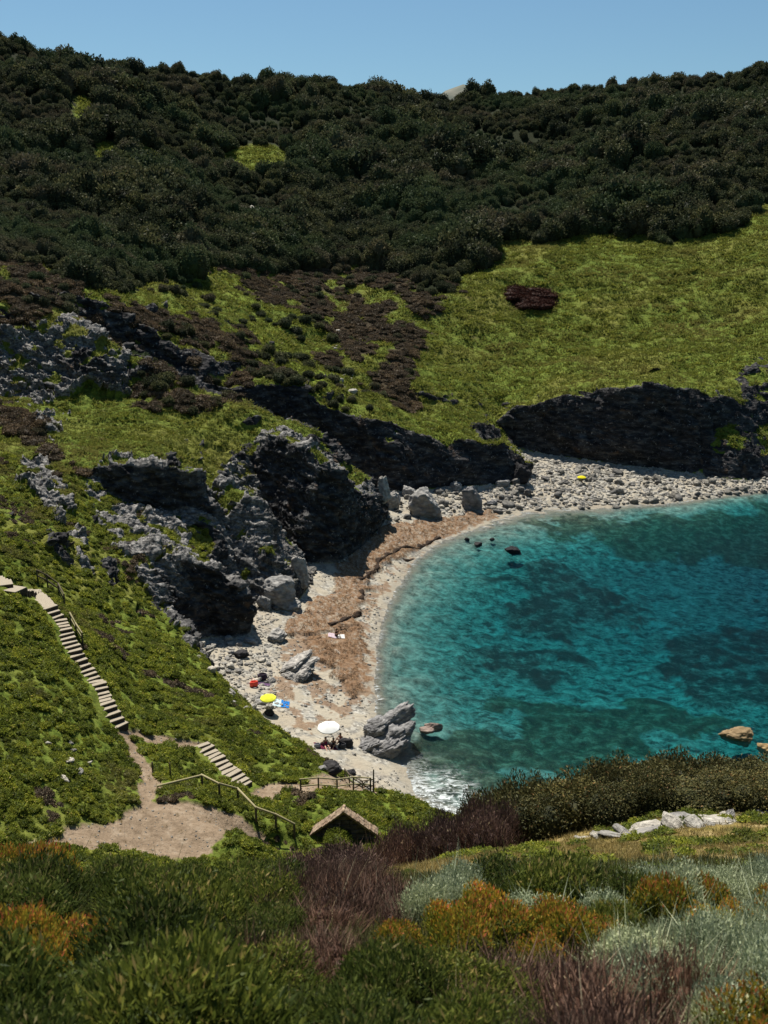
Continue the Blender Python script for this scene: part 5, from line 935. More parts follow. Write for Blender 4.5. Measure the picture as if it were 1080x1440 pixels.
# the lone russet bush in the field
ox = np.mean([p[0] for p in REGIONS['oval'][0]]); oy = np.mean([p[1] for p in REGIONS['oval'][0]])
rx = np.ptp([p[0] for p in REGIONS['oval'][0]]) / 2; ry = np.ptp([p[1] for p in REGIONS['oval'][0]]) / 2
gl = np.random.default_rng(4); lobes = []
for i in range(70):
    a = gl.random() * 6.283; q = math.sqrt(gl.random()) * .85
    x, y = ox + rx * q * math.cos(a), oy + ry * q * math.sin(a)
    lobes.append((x - ox, y - oy, ground(x, y) - ground(ox, oy) + .1, rx * .36, ry * .36, .8 + .3 * gl.random()))
o = link('russet_bush', plant_mesh('russet_bush', foliage(78, lobes, 9000, (.34, .20), .4, .9, .85, .2, clump=20), OVAL))
o.location = (ox, oy, ground(ox, oy)); tag(o, 'wide low dark russet bush alone in the middle of the green field', 'bush')

# rough grass and stalks between the bushes in front and on the ochre ledge
fr = (FC[:, 1] < 44) & (FC[:, 1] > 1.0) & seen(FC, .60) & (np.abs(FC[:, 0]) < 40) & (FC[:, 2] > 12)
P, Nn = sample(fr, np.where(FC[:, 1] < 15, .13, .24), 41)
g = np.random.default_rng(42); n = len(P)
oc = region('ochre', P[:, :2]); 
STRAW = leaf_material('straw', [(0, (.10, .08, .025)), (.5, (.22, .17, .06)), (1, (.34, .27, .12))], .3, .5)
tf = [blades(360 + i, 46, .16, .26, .016, .9, .3) for i in range(3)]
UND = leaf_material('shade_grass', [(0, (.018, .022, .008)), (.5, (.055, .060, .018)), (1, (.13, .11, .04))], .25, .6)  # darker copy of the grass: shade between the bushes put into the colour
gb = oc & (fbm(P / 1.6 + 14, 3) > .22)
for m, nm, lab, mat, sc0 in ((~oc, 'undergrowth', 'blades and stalks coloured dark for the shade between the bushes of the front slope', UND, .85), (oc, 'dry_grass', 'short ochre dry grass on the open ledge with pale stones', STRAW, .75)):
    s = sc0 * (.7 + .7 * g.random(m.sum()))
    scatter(nm, lab, 'grass', tf, mat, P[m] - [0, 0, .02], g.integers(0, 3, m.sum()), tilt(Nn[m], .5, g), np.stack([s, s, s * .8], 1))

k = gb & (g.random(n) < .35); s = .22 + .35 * g.random(k.sum())
scatter('low_scrub', 'small olive and brown cushions dotted over the ochre ledge', 'scrub', cush, CUSH, P[k], g.integers(0, 4, k.sum()), tilt(Nn[k], .5, g), np.stack([s * 1.2, s * 1.2, s * .8], 1))

# ------------------------------------------------------------------ rocks
def boulder_verts(seed, sub=4, slab=0.0, facets=18, rough=.08):
    """a broken block: a ball cut back by random planes, with bedding and pits"""
    g = np.random.default_rng(seed)
    v, f = ico(sub)
    d = g.normal(size=(facets, 3)); d /= np.linalg.norm(d, axis=1)[:, None]
    if slab: d[:facets // 2, 2] *= .25; d /= np.linalg.norm(d, axis=1)[:, None]
    off = .62 + .30 * g.random(facets)
    proj = v @ d.T
    r = np.min(np.where(proj > .05, off / np.maximum(proj, .05), 9), 1)
    v = v * np.minimum(r, 1.05)[:, None]
    bed = np.array([.25, .35, 1.0]); t = v @ bed * 6 + .5 * fbm(v * 1.5 + seed, 2)
    v = v * (1 + slab * .10 * (np.abs((t % 1) - .5) - .25) * 2)[:, None]
    v = v * (1 + rough * fbm(v * 3.1 + seed * 1.7, 4))[:, None]
    return v / np.abs(v).max(0), f

ROCKM = {'grey': boulder_material('grey_rock', (.085, .085, .088), (.46, .45, .43)),
         'dark': boulder_material('dark_rock', (.012, .012, .015), (.060, .058, .060)),
         'ochre': boulder_material('ochre_rock', (.13, .085, .040), (.40, .30, .17)),
         'pale': boulder_material('pale_stone', (.20, .19, .17), (.52, .50, .45)),
         'shore': boulder_material('shore_rock', (.040, .040, .040), (.34, .325, .29))}
def rock_mesh(seed, mat, sub=4, slab=0.0, rough=.08, facets=18):
    v, f = boulder_verts(seed, sub, slab, facets, rough)
    me = new_mesh('boulder', v, f, True); me.materials.append(mat)
    return me
ROCK_LABELS = {
    0: 'large pale grey block with a shaded face below the dark bank', 1: 'dark upright block with rusty patches right of the large pale block',
    2: 'grey block left of the large pale block at the foot of the cliff', 3: 'narrow grey rock at the tip of the left cliff',
    4: 'low grey rock behind the blocks under the dark bank', 5: 'small grey rock in the shade under the dark bank',
    6: 'flat grey rock at the top end of the seaweed', 7: 'long slanted grey slab with dark hollows in the middle of the beach',
    8: 'grey slab on the beach edge left of the seaweed', 9: 'small dark rock at the foot of the left cliff',
    10: 'little grey rock beside the foot of the left cliff', 11: 'grey layered rock heap at the end of the middle cliff spur',
    12: 'grey rock at the outer end of the middle cliff spur', 13: 'low grey rock left under the middle cliff spur', 14: 'flat tilted rock in front of the middle cliff spur',
    15: 'black rock standing in the shallow water, largest near the far beach', 16: 'small black rock in the water left of the larger black rock',
    17: 'smallest black rock at the edge of the far beach', 18: 'tiny black rock at the water line by the seaweed',
    19: 'ochre rock rising from the water at the right', 20: 'ochre rock at the right, cut by the picture edge',
    21: 'dark rock at the end of the dark bank', 22: 'low rock in front of the dark bank end',
    23: 'dark rock below the wooden platform railing', 24: 'small dark rock right below the platform railing', 25: 'grey rock at the edge of the beach under the grass bank',
    26: 'dark rock beside the white parasol', 27: 'dark mass standing in for the shadow under the yellow parasol', 28: 'pale stone left of the yellow parasol'}
# the great tilted slabs at the water's edge: three leaves of one rock
def layered(seed):
    VV, TT = [], []; off = 0
    Rm = np.array((Matrix.Rotation(-.42, 3, 'Y') @ Matrix.Rotation(.10, 3, 'X') @ Matrix.Rotation(.35, 3, 'Z')))
    for j, (cx, cy, cz, rx, ry, rz) in enumerate([(0, 0, .8, 2.6, 2.1, 1.15), (.35, .9, 1.8, 2.3, 1.5, .9), (-.7, .3, 1.7, 1.5, 1.3, .8), (-.3, -1.3, .6, 2.3, 1.3, .9), (1.3, -.2, 1.6, 1.3, .9, .5), (-1.4, -.8, .9, 1.1, 1.2, .7), (.9, 1.5, 1.2, 1.3, .8, .6)]):
        v, f = boulder_verts(seed * 50 + 350 + j, 5, 1.2, 20, .14)
        v = (v * [rx, ry, rz]) @ Rm.T + [cx, cy, cz]
        VV.append(v); TT.append(f + off); off += len(v)
    me = new_mesh('boulder', np.concatenate(VV), np.concatenate(TT)); me.materials.append(ROCKM['grey'])
    o = link('boulder', me); return o
g = np.random.default_rng(51)
for i, (kind, x, y, w, h) in enumerate(BOULDERS):
    mat = {'block': 'grey', 'slabrock': 'grey', 'dark': 'dark', 'ochre': 'ochre'}[kind]
    if i == 7:
        o = layered(7); o.location = (x, y + .9, ground(x, y) - .05); o.rotation_euler = (0, -.12, .45); o.scale = (.95, .8, .62); tag(o, ROCK_LABELS[i], 'rock'); continue
    me = rock_mesh(600 + i, ROCKM[mat], 5 if w > 2 else 4, .9 if kind == 'slabrock' else .4, .12 if w > 2 else .09, 22)
    o = link('boulder', me)
    z = max(ground(x, y), -.4)
    hz = h * (.95 if kind == 'block' and w > 2 else .66)
    o.scale = (w / 2, w * .42, hz * .75); o.location = (x, y + w * .18, z + hz * .30)
    o.rotation_euler = ((.35, -.22, .5) if kind == 'slabrock' else (g.normal() * .12, g.normal() * .12, g.random() * .9 - .45))
    if kind == 'dark' and z < .1: o.location.z = .02 + hz * .12
    tag(o, ROCK_LABELS[i], 'rock')
o = layered(11); o.location = (.3, 83.6, -.2); o.scale = (1.15, 1.2, 1.2)
tag(o, 'great grey slab of tilted layers at the water edge near the white parasol', 'rock')
def pair():
    VV, TT = [], []; off = 0
    for j, (c, r) in enumerate([((0, 0, .15), (.85, .6, .42)), ((.75, .45, .25), (.95, .5, .5))]):
        v, f = boulder_verts(720 + j, 4, .5, 18, .1); VV.append(v * r + c); TT.append(f + off); off += len(v)
    me = new_mesh('sea_rock', np.concatenate(VV), np.concatenate(TT))
    me.materials.append(boulder_material('rosy_rock', (.10, .075, .070), (.33, .27, .24))); return link('sea_rock', me)
o = pair(); o.location = (4.0, 86.9, -.12); tag(o, 'low pinkish rock in the water just right of the great slab', 'rock')

FIELD_INFO = {'far': ('boulders of the rocky far shore', 'grey boulder in the rubble of the rocky far shore', 'shore'),
              'foot': ('rocks at the foot of the dark bank', 'grey rock among the rubble at the foot of the dark bank', 'shore'),
              'near': ('pale stones on the near end of the beach', 'pale stone lying on the near left end of the beach', 'pale'),
              'valley': ('pale stones in the gully', 'pale stone in the grassy gully above the dark bank', 'pale'),
              'rockfoot': ('stones round the middle cliff spur', 'grey stone on the gravel round the middle cliff spur', 'shore'),
              'ledge': ('pale stones on the ochre ledge', 'small pale stone on the ochre ledge below the evergreen shrubs', 'pale'),
              'outcrop': ('pale rocks among the hillside shrubs', 'pale rock outcrop showing among the dark hillside shrubs', 'pale'),
              'slope': ('stones on the slope below the stairs', 'small pale stone in the green slope below the stairs', 'pale')}
for fi, (nm, spots) in enumerate(BOULDER_FIELDS.items()):
    grp, lab, mk = FIELD_INFO[nm]
    protos = [rock_mesh(800 + fi * 10 + j, ROCKM[mk], 3, .5, .12, 16) for j in range(6)]
    for (x, y, r) in spots:
        o = bpy.data.objects.new('boulder' if r > .7 else 'stone', protos[int(g.integers(6))]); COL.objects.link(o)
        a, b, c = (.7 + .6 * g.random(3)) * r / 2 * 1.15
        if nm == 'ledge': a, b, c = a * 1.5, b * 1.2, c * .55
        o.scale = (a * 1.15, b, c * .72); o.location = (x, y, ground(x, y) + c * .22)
        o.rotation_euler = (g.normal() * .3, g.normal() * .3, g.random() * 6.28)
        tag(o, lab, 'rock' if r > .7 else 'stone', grp)
# shingle too small to count
def shingle():
    m = FSEEN & (FV['sand'] > .5) & (FC[:, 2] > .12) & (FV['wrack'] < .3) & (FC[:, 2] < 4.5)
    n1 = fbm(FC / 6 + 9, 3)
    d = np.linalg.norm(FC - EYE, axis=1)
    rocky = (d > 165) & (FC[:, 0] > 9)
    left = in_poly(FC[:, :2], [(-24, 95), (-12, 84), (-5, 76), (6, 66), (10, 60), (-25, 60)]) | in_poly(FC[:, :2], [(-24, 90), (-9, 86), (-12, 104), (-14, 116), (-24, 116)])
    sp = np.where(rocky, .62, np.where(left, .45, np.where(n1 > .12, .6, 1.5)))
    P, Nn = sample(m, sp, 61)
    n = len(P); g = np.random.default_rng(62)
    protos = [boulder_verts(900 + j, 2, .3, 12, .1) for j in range(4)]
    protos = [(v, f, np.full(len(v), .5)) for v, f in protos]
    d = np.linalg.norm(P - EYE, axis=1)
    s = (.07 + .17 * g.random(n) ** 2.2) * np.where((d > 165) & (P[:, 0] > 9), 2.1, 1)
    rot = np.stack([g.normal(size=n) * .3, g.normal(size=n) * .3, g.random(n) * 6.28], 1)
    o = scatter('shingle', 'loose pebbles and stones strewn over the beach', 'pebbles', protos, ROCKM['pale'], P, g.integers(0, 4, n), rot, np.stack([s * 1.2, s, s * .7], 1))
    print('shingle', n)
    m = FSEEN & (FV['path'] > .5) & (FC[:, 1] < 70)
    P, Nn = sample(m, .42, 63); n = len(P); s = .025 + .06 * g.random(n) ** 3
    scatter('grit', 'small stones lying on the bare earth of the trail', 'stones', protos, ROCKM['pale'], P, g.integers(0, 4, n), np.stack([g.normal(size=n) * .3, g.normal(size=n) * .3, g.random(n) * 6.28], 1), np.stack([s * 1.2, s, s * .7], 1))
    P, Nn = sample(m, .8, 64); P = P[fbm(P / 2.5 + 3, 3) > .12]; n = len(P); s = .25 + .4 * g.random(n)
    scatter('trail_grass', 'thin dry tufts growing on the bare earth of the trail', 'grass', tf, STRAW, P, g.integers(0, 3, n), np.zeros((n, 3)), np.stack([s * 1.4, s * 1.4, s], 1))
shingle()
def wrack_litter():
    m = FSEEN & (FV['wrack'] > .4) & (FC[:, 2] > .3)
    P, Nn = sample(m, .34, 65); P2, N2 = sample(FSEEN & (FV['wrackthin'] > .5) & (FC[:, 2] > .3), .75, 66)
    P = np.concatenate([P, P2]); P = P[fbm(P * [1 / 1.2, 1 / 2.0, 1] + 8, 3) > -.15]; n = len(P); g = np.random.default_rng(67)
    mat = leaf_material('dry_seaweed', [(0, (.045, .026, .014)), (.5, (.14, .084, .046)), (.8, (.24, .165, .10)), (1, (.34, .27, .18))], .1, .7)
    pr = [blades(390 + i, 26, .26, .16, .05, 2.6, .2) for i in range(3)]
    s = .5 + .8 * g.random(n)
    scatter('seaweed_litter', 'dry brown seaweed litter spread over the beach', 'seaweed', pr, mat, P, g.integers(0, 3, n), np.stack([g.normal(size=n) * .2, g.normal(size=n) * .2, g.random(n) * 6.28], 1), np.stack([s * 1.3, s, s * .7], 1))
wrack_litter()

# ------------------------------------------------------------------ built things
class MB:
    """collects simple shapes into one mesh"""
    def __init__(s): s.v = []; s.f = []; s.mi = []; s.cur = 0
    def add(s, v, f):
        o = len(s.v); s.v += [tuple(p) for p in v]; s.f += [tuple(i + o for i in q) for q in f]; s.mi += [s.cur] * len(f)
    def box(s, c, size, R=None):
        x, y, z = (k / 2 for k in size)
        pts = [Vector((a * x, b * y, d * z)) for a in (-1, 1) for b in (-1, 1) for d in (-1, 1)]
        if R is not None: pts = [R @ p for p in pts]
        c = Vector(c)
        s.add([p + c for p in pts], [(0, 1, 3, 2), (4, 6, 7, 5), (0, 4, 5, 1), (2, 3, 7, 6), (0, 2, 6, 4), (1, 5, 7, 3)])
    def tube(s, a, b, r0, r1=None, n=8):
        r1 = r0 if r1 is None else r1
        a, b = Vector(a), Vector(b); d = (b - a).normalized(); q = d.to_track_quat('Z', 'Y')
        ring = lambda c, r: [c + q @ Vector((r * math.cos(6.2832 * i / n), r * math.sin(6.2832 * i / n), 0)) for i in range(n)]
        s.add(ring(a, r0) + ring(b, r1), [(i, (i + 1) % n, n + (i + 1) % n, n + i) for i in range(n)] + [tuple(range(n - 1, -1, -1)), tuple(range(n, 2 * n))])
    def lathe(s, prof, n=16, c=(0, 0, 0), R=None, wob=0):
        vs = []
        for (r, z) in prof:
            for i in range(n):
                p = Vector((r * math.cos(6.2832 * i / n), r * math.sin(6.2832 * i / n), z))
                if R is not None: p = R @ p
                vs.append(p + Vector(c))
        fs = [(j * n + i, j * n + (i + 1) % n, (j + 1) * n + (i + 1) % n, (j + 1) * n + i) for j in range(len(prof) - 1) for i in range(n)]
        s.add(vs, fs)
    def build(s, name, mats, parent=None, smooth_shade=False, bevel=0):
        me = bpy.data.meshes.new(name); me.from_pydata([tuple(p) for p in s.v], [], s.f)
        for m in (mats if isinstance(mats, (list, tuple)) else [mats]): me.materials.append(m)
        me.polygons.foreach_set('material_index', s.mi)
        me.polygons.foreach_set('use_smooth', [smooth_shade] * len(s.f)); me.update()
        o = link(name, me, None, parent)
        if bevel:
            b = o.modifiers.new('bevel', 'BEVEL'); b.width = bevel; b.segments = 2; b.limit_method = 'ANGLE'
        return o

def thing(name, label, cat, loc, rz=0, group=None):
    o = bpy.data.objects.new(name, None); COL.objects.link(o); o.empty_display_size = .2
    o.location = loc; o.rotation_euler = (0, 0, rz)
    return tag(o, label, cat, group)

WOODL = wood_material('pale_weathered_wood', (.17, .145, .075), (.36, .31, .17))
WOODD = wood_material('dark_weathered_wood', (.045, .036, .024), (.12, .095, .06))
TREAD = wood_material('step_tread', (.17, .14, .10), (.36, .31, .235))
RISER = wood_material('step_riser', (.020, .015, .011), (.060, .045, .032))

# --- the flights of steps
def stairs(line, label, flats=()):
    pts = [Vector(p) for p in line]
    root = thing('staircase', label, 'stairs', pts[-1])
    seg = [(b - a).to_2d().length for a, b in zip(pts[:-1], pts[1:])]
    tot = sum(seg)
    def at(s):
        for a, b, l in zip(pts[:-1], pts[1:], seg):
            if s <= l: return a.lerp(b, s / l), (b - a)
            s -= l
        return pts[-1], pts[-1] - pts[-2]
    rng2 = random.Random(4)
    s = 0.0; steps = []
    while s < tot - .1:
        run = .42
        for f0, f1 in flats:
            if f0 <= s / tot < f1: run = 1.35
        run *= rng2.uniform(.92, 1.08)
        p, d = at(s + run / 2); q, _ = at(s)
        steps.append((p, d, run)); s += run
    for i, (p, d, run) in enumerate(steps):
        d2 = Vector((d.x, d.y, 0)).normalized(); side = Vector((-d2.y, d2.x, 0))
        R = Matrix((d2, side, Vector((0, 0, 1)))).transposed()
        z = max(p.z, ground(p.x, p.y)) + .16
        w = 1.28 * rng2.uniform(.88, 1.12)
        c = Vector((p.x, p.y, z)) - pts[-1]
        jit = Matrix.Rotation(rng2.uniform(-.09, .09), 3, 'Z') @ Matrix.Rotation(rng2.uniform(-.04, .04), 3, 'X')
        m = MB(); m.box(c, (run * .97, w, .07), R @ jit)
        m.cur = 1; m.box(c + d2 * (run / 2 - .04) - Vector((0, 0, .205)), (.09, w * .98, .34), R @ jit)
        m.cur = 1; m.box(c - Vector((0, 0, .285)), (run * .86, w * .94, .50), R @ jit)
        m.build('step', [TREAD, RISER], root, bevel=.012)
stairs(STAIR_LINE, 'long winding flight of pale wooden steps down the green slope at the left', flats=((.05, .15), (.17, .24), (.42, .47), (.56, .60), (.66, .70)))
stairs(STAIR_LINE_LOWER, 'short lower flight of steps running down to the sandy path by the fence')

# --- fences
def post(m, x, y, h, r=.07): m.tube((x, y, -.25), (x, y, h), r, r * .92, 8)
def fence(line, label, h=1.0, rails=(1.0,), first=0, light=WOODL, dark=WOODD, r=.08):
    b = Vector((line[0][0], line[0][1], ground(line[0][0], line[0][1])))
    root = thing('wooden_fence', label, 'fence', b)
    P = [Vector((x, y, ground(x, y))) - b for x, y, *_ in line]
    for i, p in enumerate(P):
        if i < first: continue
        m = MB(); m.tube(p - Vector((0, 0, .3)), p + Vector((0, 0, h + .04)), r, r * .9, 10); m.build('post', dark, root, True, .01)
    for k in rails:
        for a, c in zip(P[:-1], P[1:]):
            m = MB(); z = Vector((0, 0, h * k))
            d = (c - a).normalized() * .06
            za = z if (P.index(a) >= first) else Vector((0, 0, .12))
            m.tube(a + za - d, c + z + d, r * .95, r * .85, 10); m.build('rail', light, root, True, .01)
    return root, P, b
fence(FENCE_A, 'long wooden fence with one pale round rail sloping down beside the bare earth', 1.0, (1.0,), 1)
root, P, b = fence(FENCE_B, 'wooden railing with two rails along the sandy platform above the beach', 1.05, (1.0, .5), r=.06)
m = MB(); a, c = P[3], P[4]
m.tube(a + Vector((0, 0, .15)), c + Vector((0, 0, .95)), .04); m.build('brace', WOODD, root, True)
m = MB(); m.tube(a + Vector((0, 0, .95)), c + Vector((0, 0, .15)), .04); m.build('brace', WOODD, root, True)
m = MB(); q = P[4] + Vector((.22, .1, 0)); m.tube(q - Vector((0, 0, .3)), q + Vector((0, 0, 1.65)), .06, .05, 10); m.build('post', WOODD, root, True, .01)
x, y = FENCE_B[4][0], FENCE_B[4][1]
fence([(x + .2, y + .1, 0), (x - .6, y + 1.7, 0), (x - 1.6, y + 3.4, 0), (x - 2.0, y + 5.0, 0)], 'thin dark railing leading from the platform down towards the beach', 1.0, (1.0, .5), r=.05, light=WOODD)
fence(RAIL_A, 'short wooden handrail beside the top of the long steps', 1.1, (1.0, .55), r=.075, light=WOODD)
fence(RAIL_B, 'short double wooden handrail beside the middle of the long steps', 1.1, (1.0, .6), r=.07)
for i, (x, y, *_) in enumerate(POSTS):
    m = MB(); m.tube((0, 0, -.3), (0, 0, 1.1 if i == 0 else .7), .06, .05, 10)
    m.box((0, 0, 1.09 if i == 0 else .69), (.09, .09, .03))
    o = m.build('wooden_post', WOODD, None, True, .01); o.location = (x, y, ground(x, y))
    tag(o, ('thin dark post standing alone above the end of the long fence', 'short post beside the trail left of the lone thin post')[i], 'post')

# --- the little stone hut
def hut():
    g = random.Random(12)
    stone = boulder_material('hut_stone', (.06, .052, .045), (.20, .18, .155))
    tile = boulder_material('roof_tile', (.15, .10, .07), (.36, .29, .215))
    dark = plain('hut_inside_shade', (.02, .018, .016))
    x0, y0 = -2.56, 56.0; zr, ze, hw = 10.40, 8.95, 1.9
    zf = 7.6
    root = thing('stone_hut', 'small ruined stone hut with a tiled gable roof set into the grass bank', 'hut', (x0, y0, zf))
    H_, E_ = zr - zf, ze - zf
    m = MB()
    prof = [(-hw, 0), (hw, 0), (hw, E_ - .12), (0, H_ - .14), (-hw, E_ - .12)]
    f = [(x, 0, z) for x, z in prof] + [(x, .35, z) for x, z in prof]
    m.add(f, [(0, 1, 2, 3, 4), (9, 8, 7, 6, 5)] + [(i, i + 5, (i + 1) % 5 + 5, (i + 1) % 5) for i in range(5)])
    for r in range(9):                                   # uneven courses of stone standing out of the gable
        z = .15 + r * .31
        half = hw if z < E_ - .3 else hw * max(0, (H_ - .3 - z) / (H_ - E_))
        xx = -half + .05
        while xx < half - .25:
            w = g.uniform(.28, .6); w = min(w, half - xx - .02)
            if w > .15: m.box((xx + w / 2, -.02 - g.uniform(0, .05), z), (w * .92, .12, .27), Matrix.Rotation(g.uniform(-.03, .03), 3, 'Y'))
            xx += w
    for sx in (-1, 1):
        m.box((sx * (hw - .2), .60, E_ / 2 - .06), (.38, .5, E_ - .12))
    m.build('wall', stone, root, bevel=.02)
    m = MB(); m.box((.1, -.10, .75), (.75, .06, 1.5)); m.build('doorway_shade', dark, root)  # flat dark panel on the wall, the shade of an opening as colour
    sl = math.atan2(H_ - E_, hw); Lr = math.hypot(H_ - E_, hw) + .28
    for sx in (-1, 1):
        R = Matrix.Rotation(-sx * (-sl), 3, 'Y') if sx > 0 else Matrix.Rotation(-sl, 3, 'Y')
        m = MB()
        R = Matrix.Rotation(sx * sl, 3, 'Y')
        ax = R @ Vector((sx, 0, 0)); nz = R @ Vector((0, 0, 1))
        mid = Vector((0, .12, H_)) + ax * (Lr / 2)
        m.box(mid - nz * .03, (Lr, .72, .08), R)
        nrow = 8
        for i in range(nrow):                            # overlapping courses of tiles, rough at the verge
            s = (i + .5) / nrow * Lr
            for j in range(3):
                y = -.18 + j * .27 + g.uniform(-.03, .03)
                c = Vector((0, y, H_)) + ax * s + nz * (.055 + g.uniform(0, .035))
                m.box(c, (Lr / nrow * 1.12, .27, .055), R @ Matrix.Rotation(g.uniform(-.06, .06), 3, 'Z') @ Matrix.Rotation(sx * .10, 3, 'Y'))
        m.build('roof_slope', tile, root, bevel=.012)
    m = MB()
    for j in range(2): m.tube((g.uniform(-.03, .03), -.26 + j * .36, H_ + .07), (g.uniform(-.03, .03), .12 + j * .36, H_ + .08), .11, .10, 8)
    m.build('ridge', tile, root, True)
hut()

# --- beach things
def fabric(name, c, alt=None):
    k = NT(name)
    n = k.noise(k.objco(), 30, 3)
    col = k.mix(n, tuple(x * .9 for x in c), c)
    d = k.n('BsdfDiffuse'); k.l(col, d.inputs[0]); t = k.n('BsdfTranslucent'); k.l(col, t.inputs[0])
    mx = k.n('MixShader'); mx.inputs[0].default_value = .25; k.l(d.outputs[0], mx.inputs[1]); k.l(t.outputs[0], mx.inputs[2])
    return k.done(mx.outputs[0])
METAL = plain('pole_metal', (.55, .55, .55), .35, .5, .8)

def parasol(x, y, r, h, mat, label, lean=(0, 0)):
    z = ground(x, y)
    root = thing('beach_parasol', label, 'parasol', (x, y, z)); root.rotation_euler = (lean[0], lean[1], .3)
    m = MB(); m.tube((0, 0, -.3), (0, 0, h + .08), .02, .018, 8); m.build('pole', METAL, root, True)
    m = MB(); n = 8; sub = 3; rings = 6
    vs = []
    for j in range(rings + 1):
        t = j / rings
        for i in range(n * sub):
            a = 6.2832 * i / (n * sub); k = (i % sub) / sub
            sag = 1 - .045 * math.sin(math.pi * k) * t                    # cloth pulled in between the ribs
            rr = r * t * sag; zz = h - .36 * r * t ** 1.8 - .03 * math.sin(math.pi * k) * t
            vs.append((rr * math.cos(a), rr * math.sin(a), zz))
    M_ = n * sub
    m.add(vs, [(j * M_ + i, (j + 1) * M_ + i, (j + 1) * M_ + (i + 1) % M_, j * M_ + (i + 1) % M_) for j in range(rings) for i in range(M_)])
    v2 = [(1.0 * p[0], 1.0 * p[1], p[2]) for p in vs[-M_:]] + [(1.01 * p[0], 1.01 * p[1], p[2] - .10) for p in vs[-M_:]]
    m.add(v2, [(i, M_ + i, M_ + (i + 1) % M_, (i + 1) % M_) for i in range(M_)])
    m.build('canopy', mat, root, True)
    for i in range(n):
        a = 6.2832 * i / n
        m = MB(); m.tube((0, 0, h - .03), (r * .98 * math.cos(a), r * .98 * math.sin(a), h - .36 * r - .02), .008, .006, 6); m.build('rib', METAL, root)
    m = MB(); m.lathe([(.0, h + .14), (.02, h + .12), (.028, h + .06), (.02, h)], 8); m.build('finial', METAL, root, True)
parasol(-4.95, 81.6, 1.02, 1.95, fabric('white_cloth', (.82, .82, .80)), 'white beach parasol shading people near the great slab', (.10, -.05))
parasol(-10.85, 85.9, .76, 1.75, fabric('yellow_cloth', (.78, .80, .07)), 'bright yellow parasol beside a blue towel on the near beach', (.06, -.04))
parasol(37.3, 183.2, .85, 1.6, fabric('far_yellow_cloth', (.70, .62, .03)), 'small yellow parasol far off on the rocky shore')

def towel(x, y, w, l, rz, cols, label):
    m = MB(); nx, ny = 10, 16
    z0 = ground(x, y)
    vs = []
    for j in range(ny + 1):
        for i in range(nx + 1):
            lx, ly = (i / nx - .5) * w, (j / ny - .5) * l
            gx = x + lx * math.cos(rz) - ly * math.sin(rz); gy = y + lx * math.sin(rz) + ly * math.cos(rz)
            vs.append((lx, ly, ground(gx, gy) - z0 + .05 + .018 * math.sin(i * 1.3 + j * .9)))
    for j in range(ny):
        for i in range(nx):
            m.cur = min(len(cols) - 1, int((i / nx) * len(cols)))
            k = j * (nx + 1) + i; m.add([vs[k], vs[k + 1], vs[k + nx + 2], vs[k + nx + 1]], [(0, 1, 2, 3)])
    o = m.build('beach_towel', cols, None, True)
    so_ = o.modifiers.new('thickness', 'SOLIDIFY'); so_.thickness = .015
    o.location = (x, y, z0); o.rotation_euler = (0, 0, rz); return tag(o, label, 'towel')
BLUE = fabric('blue_towelling', (.03, .22, .62)); PALE = fabric('pale_towelling', (.62, .80, .84)); PINK = fabric('pink_towelling', (.68, .55, .60)); MAR = fabric('maroon_towelling', (.16, .03, .06)); WHT = fabric('white_towelling', (.8, .78, .74))
towel(-9.95, 88.3, 1.55, 1.7, .05, [PALE, BLUE], 'half pale and half blue towel spread beside the yellow parasol')
towel(-5.5, 107.6, 1.9, 1.2, .1, [PINK, WHT], 'pale pink towel under the person sitting alone by the seaweed')
towel(-5.2, 80.3, 1.9, 1.3, .3, [MAR], 'dark red towel in the shade of the white parasol')
towel(-12.2, 92.2, 1.5, .55, -.1, [fabric('purple_towelling', (.17, .10, .19))], 'narrow purple towel beside the dark bag')
towel(27.0, 198.4, 1.2, .9, .2, [fabric('orange_towelling', (.70, .25, .10))], 'orange towel laid on the rocks at the foot of the far cliff')

def bag(x, y, s, col, label, open_top=True):
    m = MB(); k = NT('bag_cloth_' + label.split()[0]); mat = plain('bag_' + label.split()[0], col, .8)
    z = ground(x, y)
    root = thing('beach_bag', label, 'bag', (x, y, z), .4)
    R = Matrix.Diagonal((1.0, .62, 1.0))
    m.lathe([(.02, 0), (.42, .0), (.50, .10), (.52, .35), (.46, .60), (.40, .66), (.37, .60), (.40, .35), (.38, .1), (.02, .08)], 16, (0, 0, 0), R)
    b = m.build('body', mat, root, True); b.scale = (s, s, s)
    for sy in (-1, 1):
        m = MB(); pr = None
        for i in range(9):
            a = math.pi * i / 8; p = Vector((.22 * math.cos(a), sy * .24, .62 + .24 * math.sin(a)))
            if pr is not None: m.tube(pr, p, .018)
            pr = p
        h = m.build('handle', mat, root, True); h.scale = (s, s, s)
bag(-12.95, 91.3, .85, (.72, .08, .05), 'bright red beach bag standing among the pale stones')
bag(-12.35, 93.2, 1.0, (.030, .018, .035), 'dark bag behind the red one at the edge of the stones')
bag(-3.75, 80.7, .75, (.03, .03, .035), 'black bag right of the people under the white parasol')
bag(-5.9, 79.7, .6, (.20, .20, .23), 'small grey bag at the left under the white parasol')

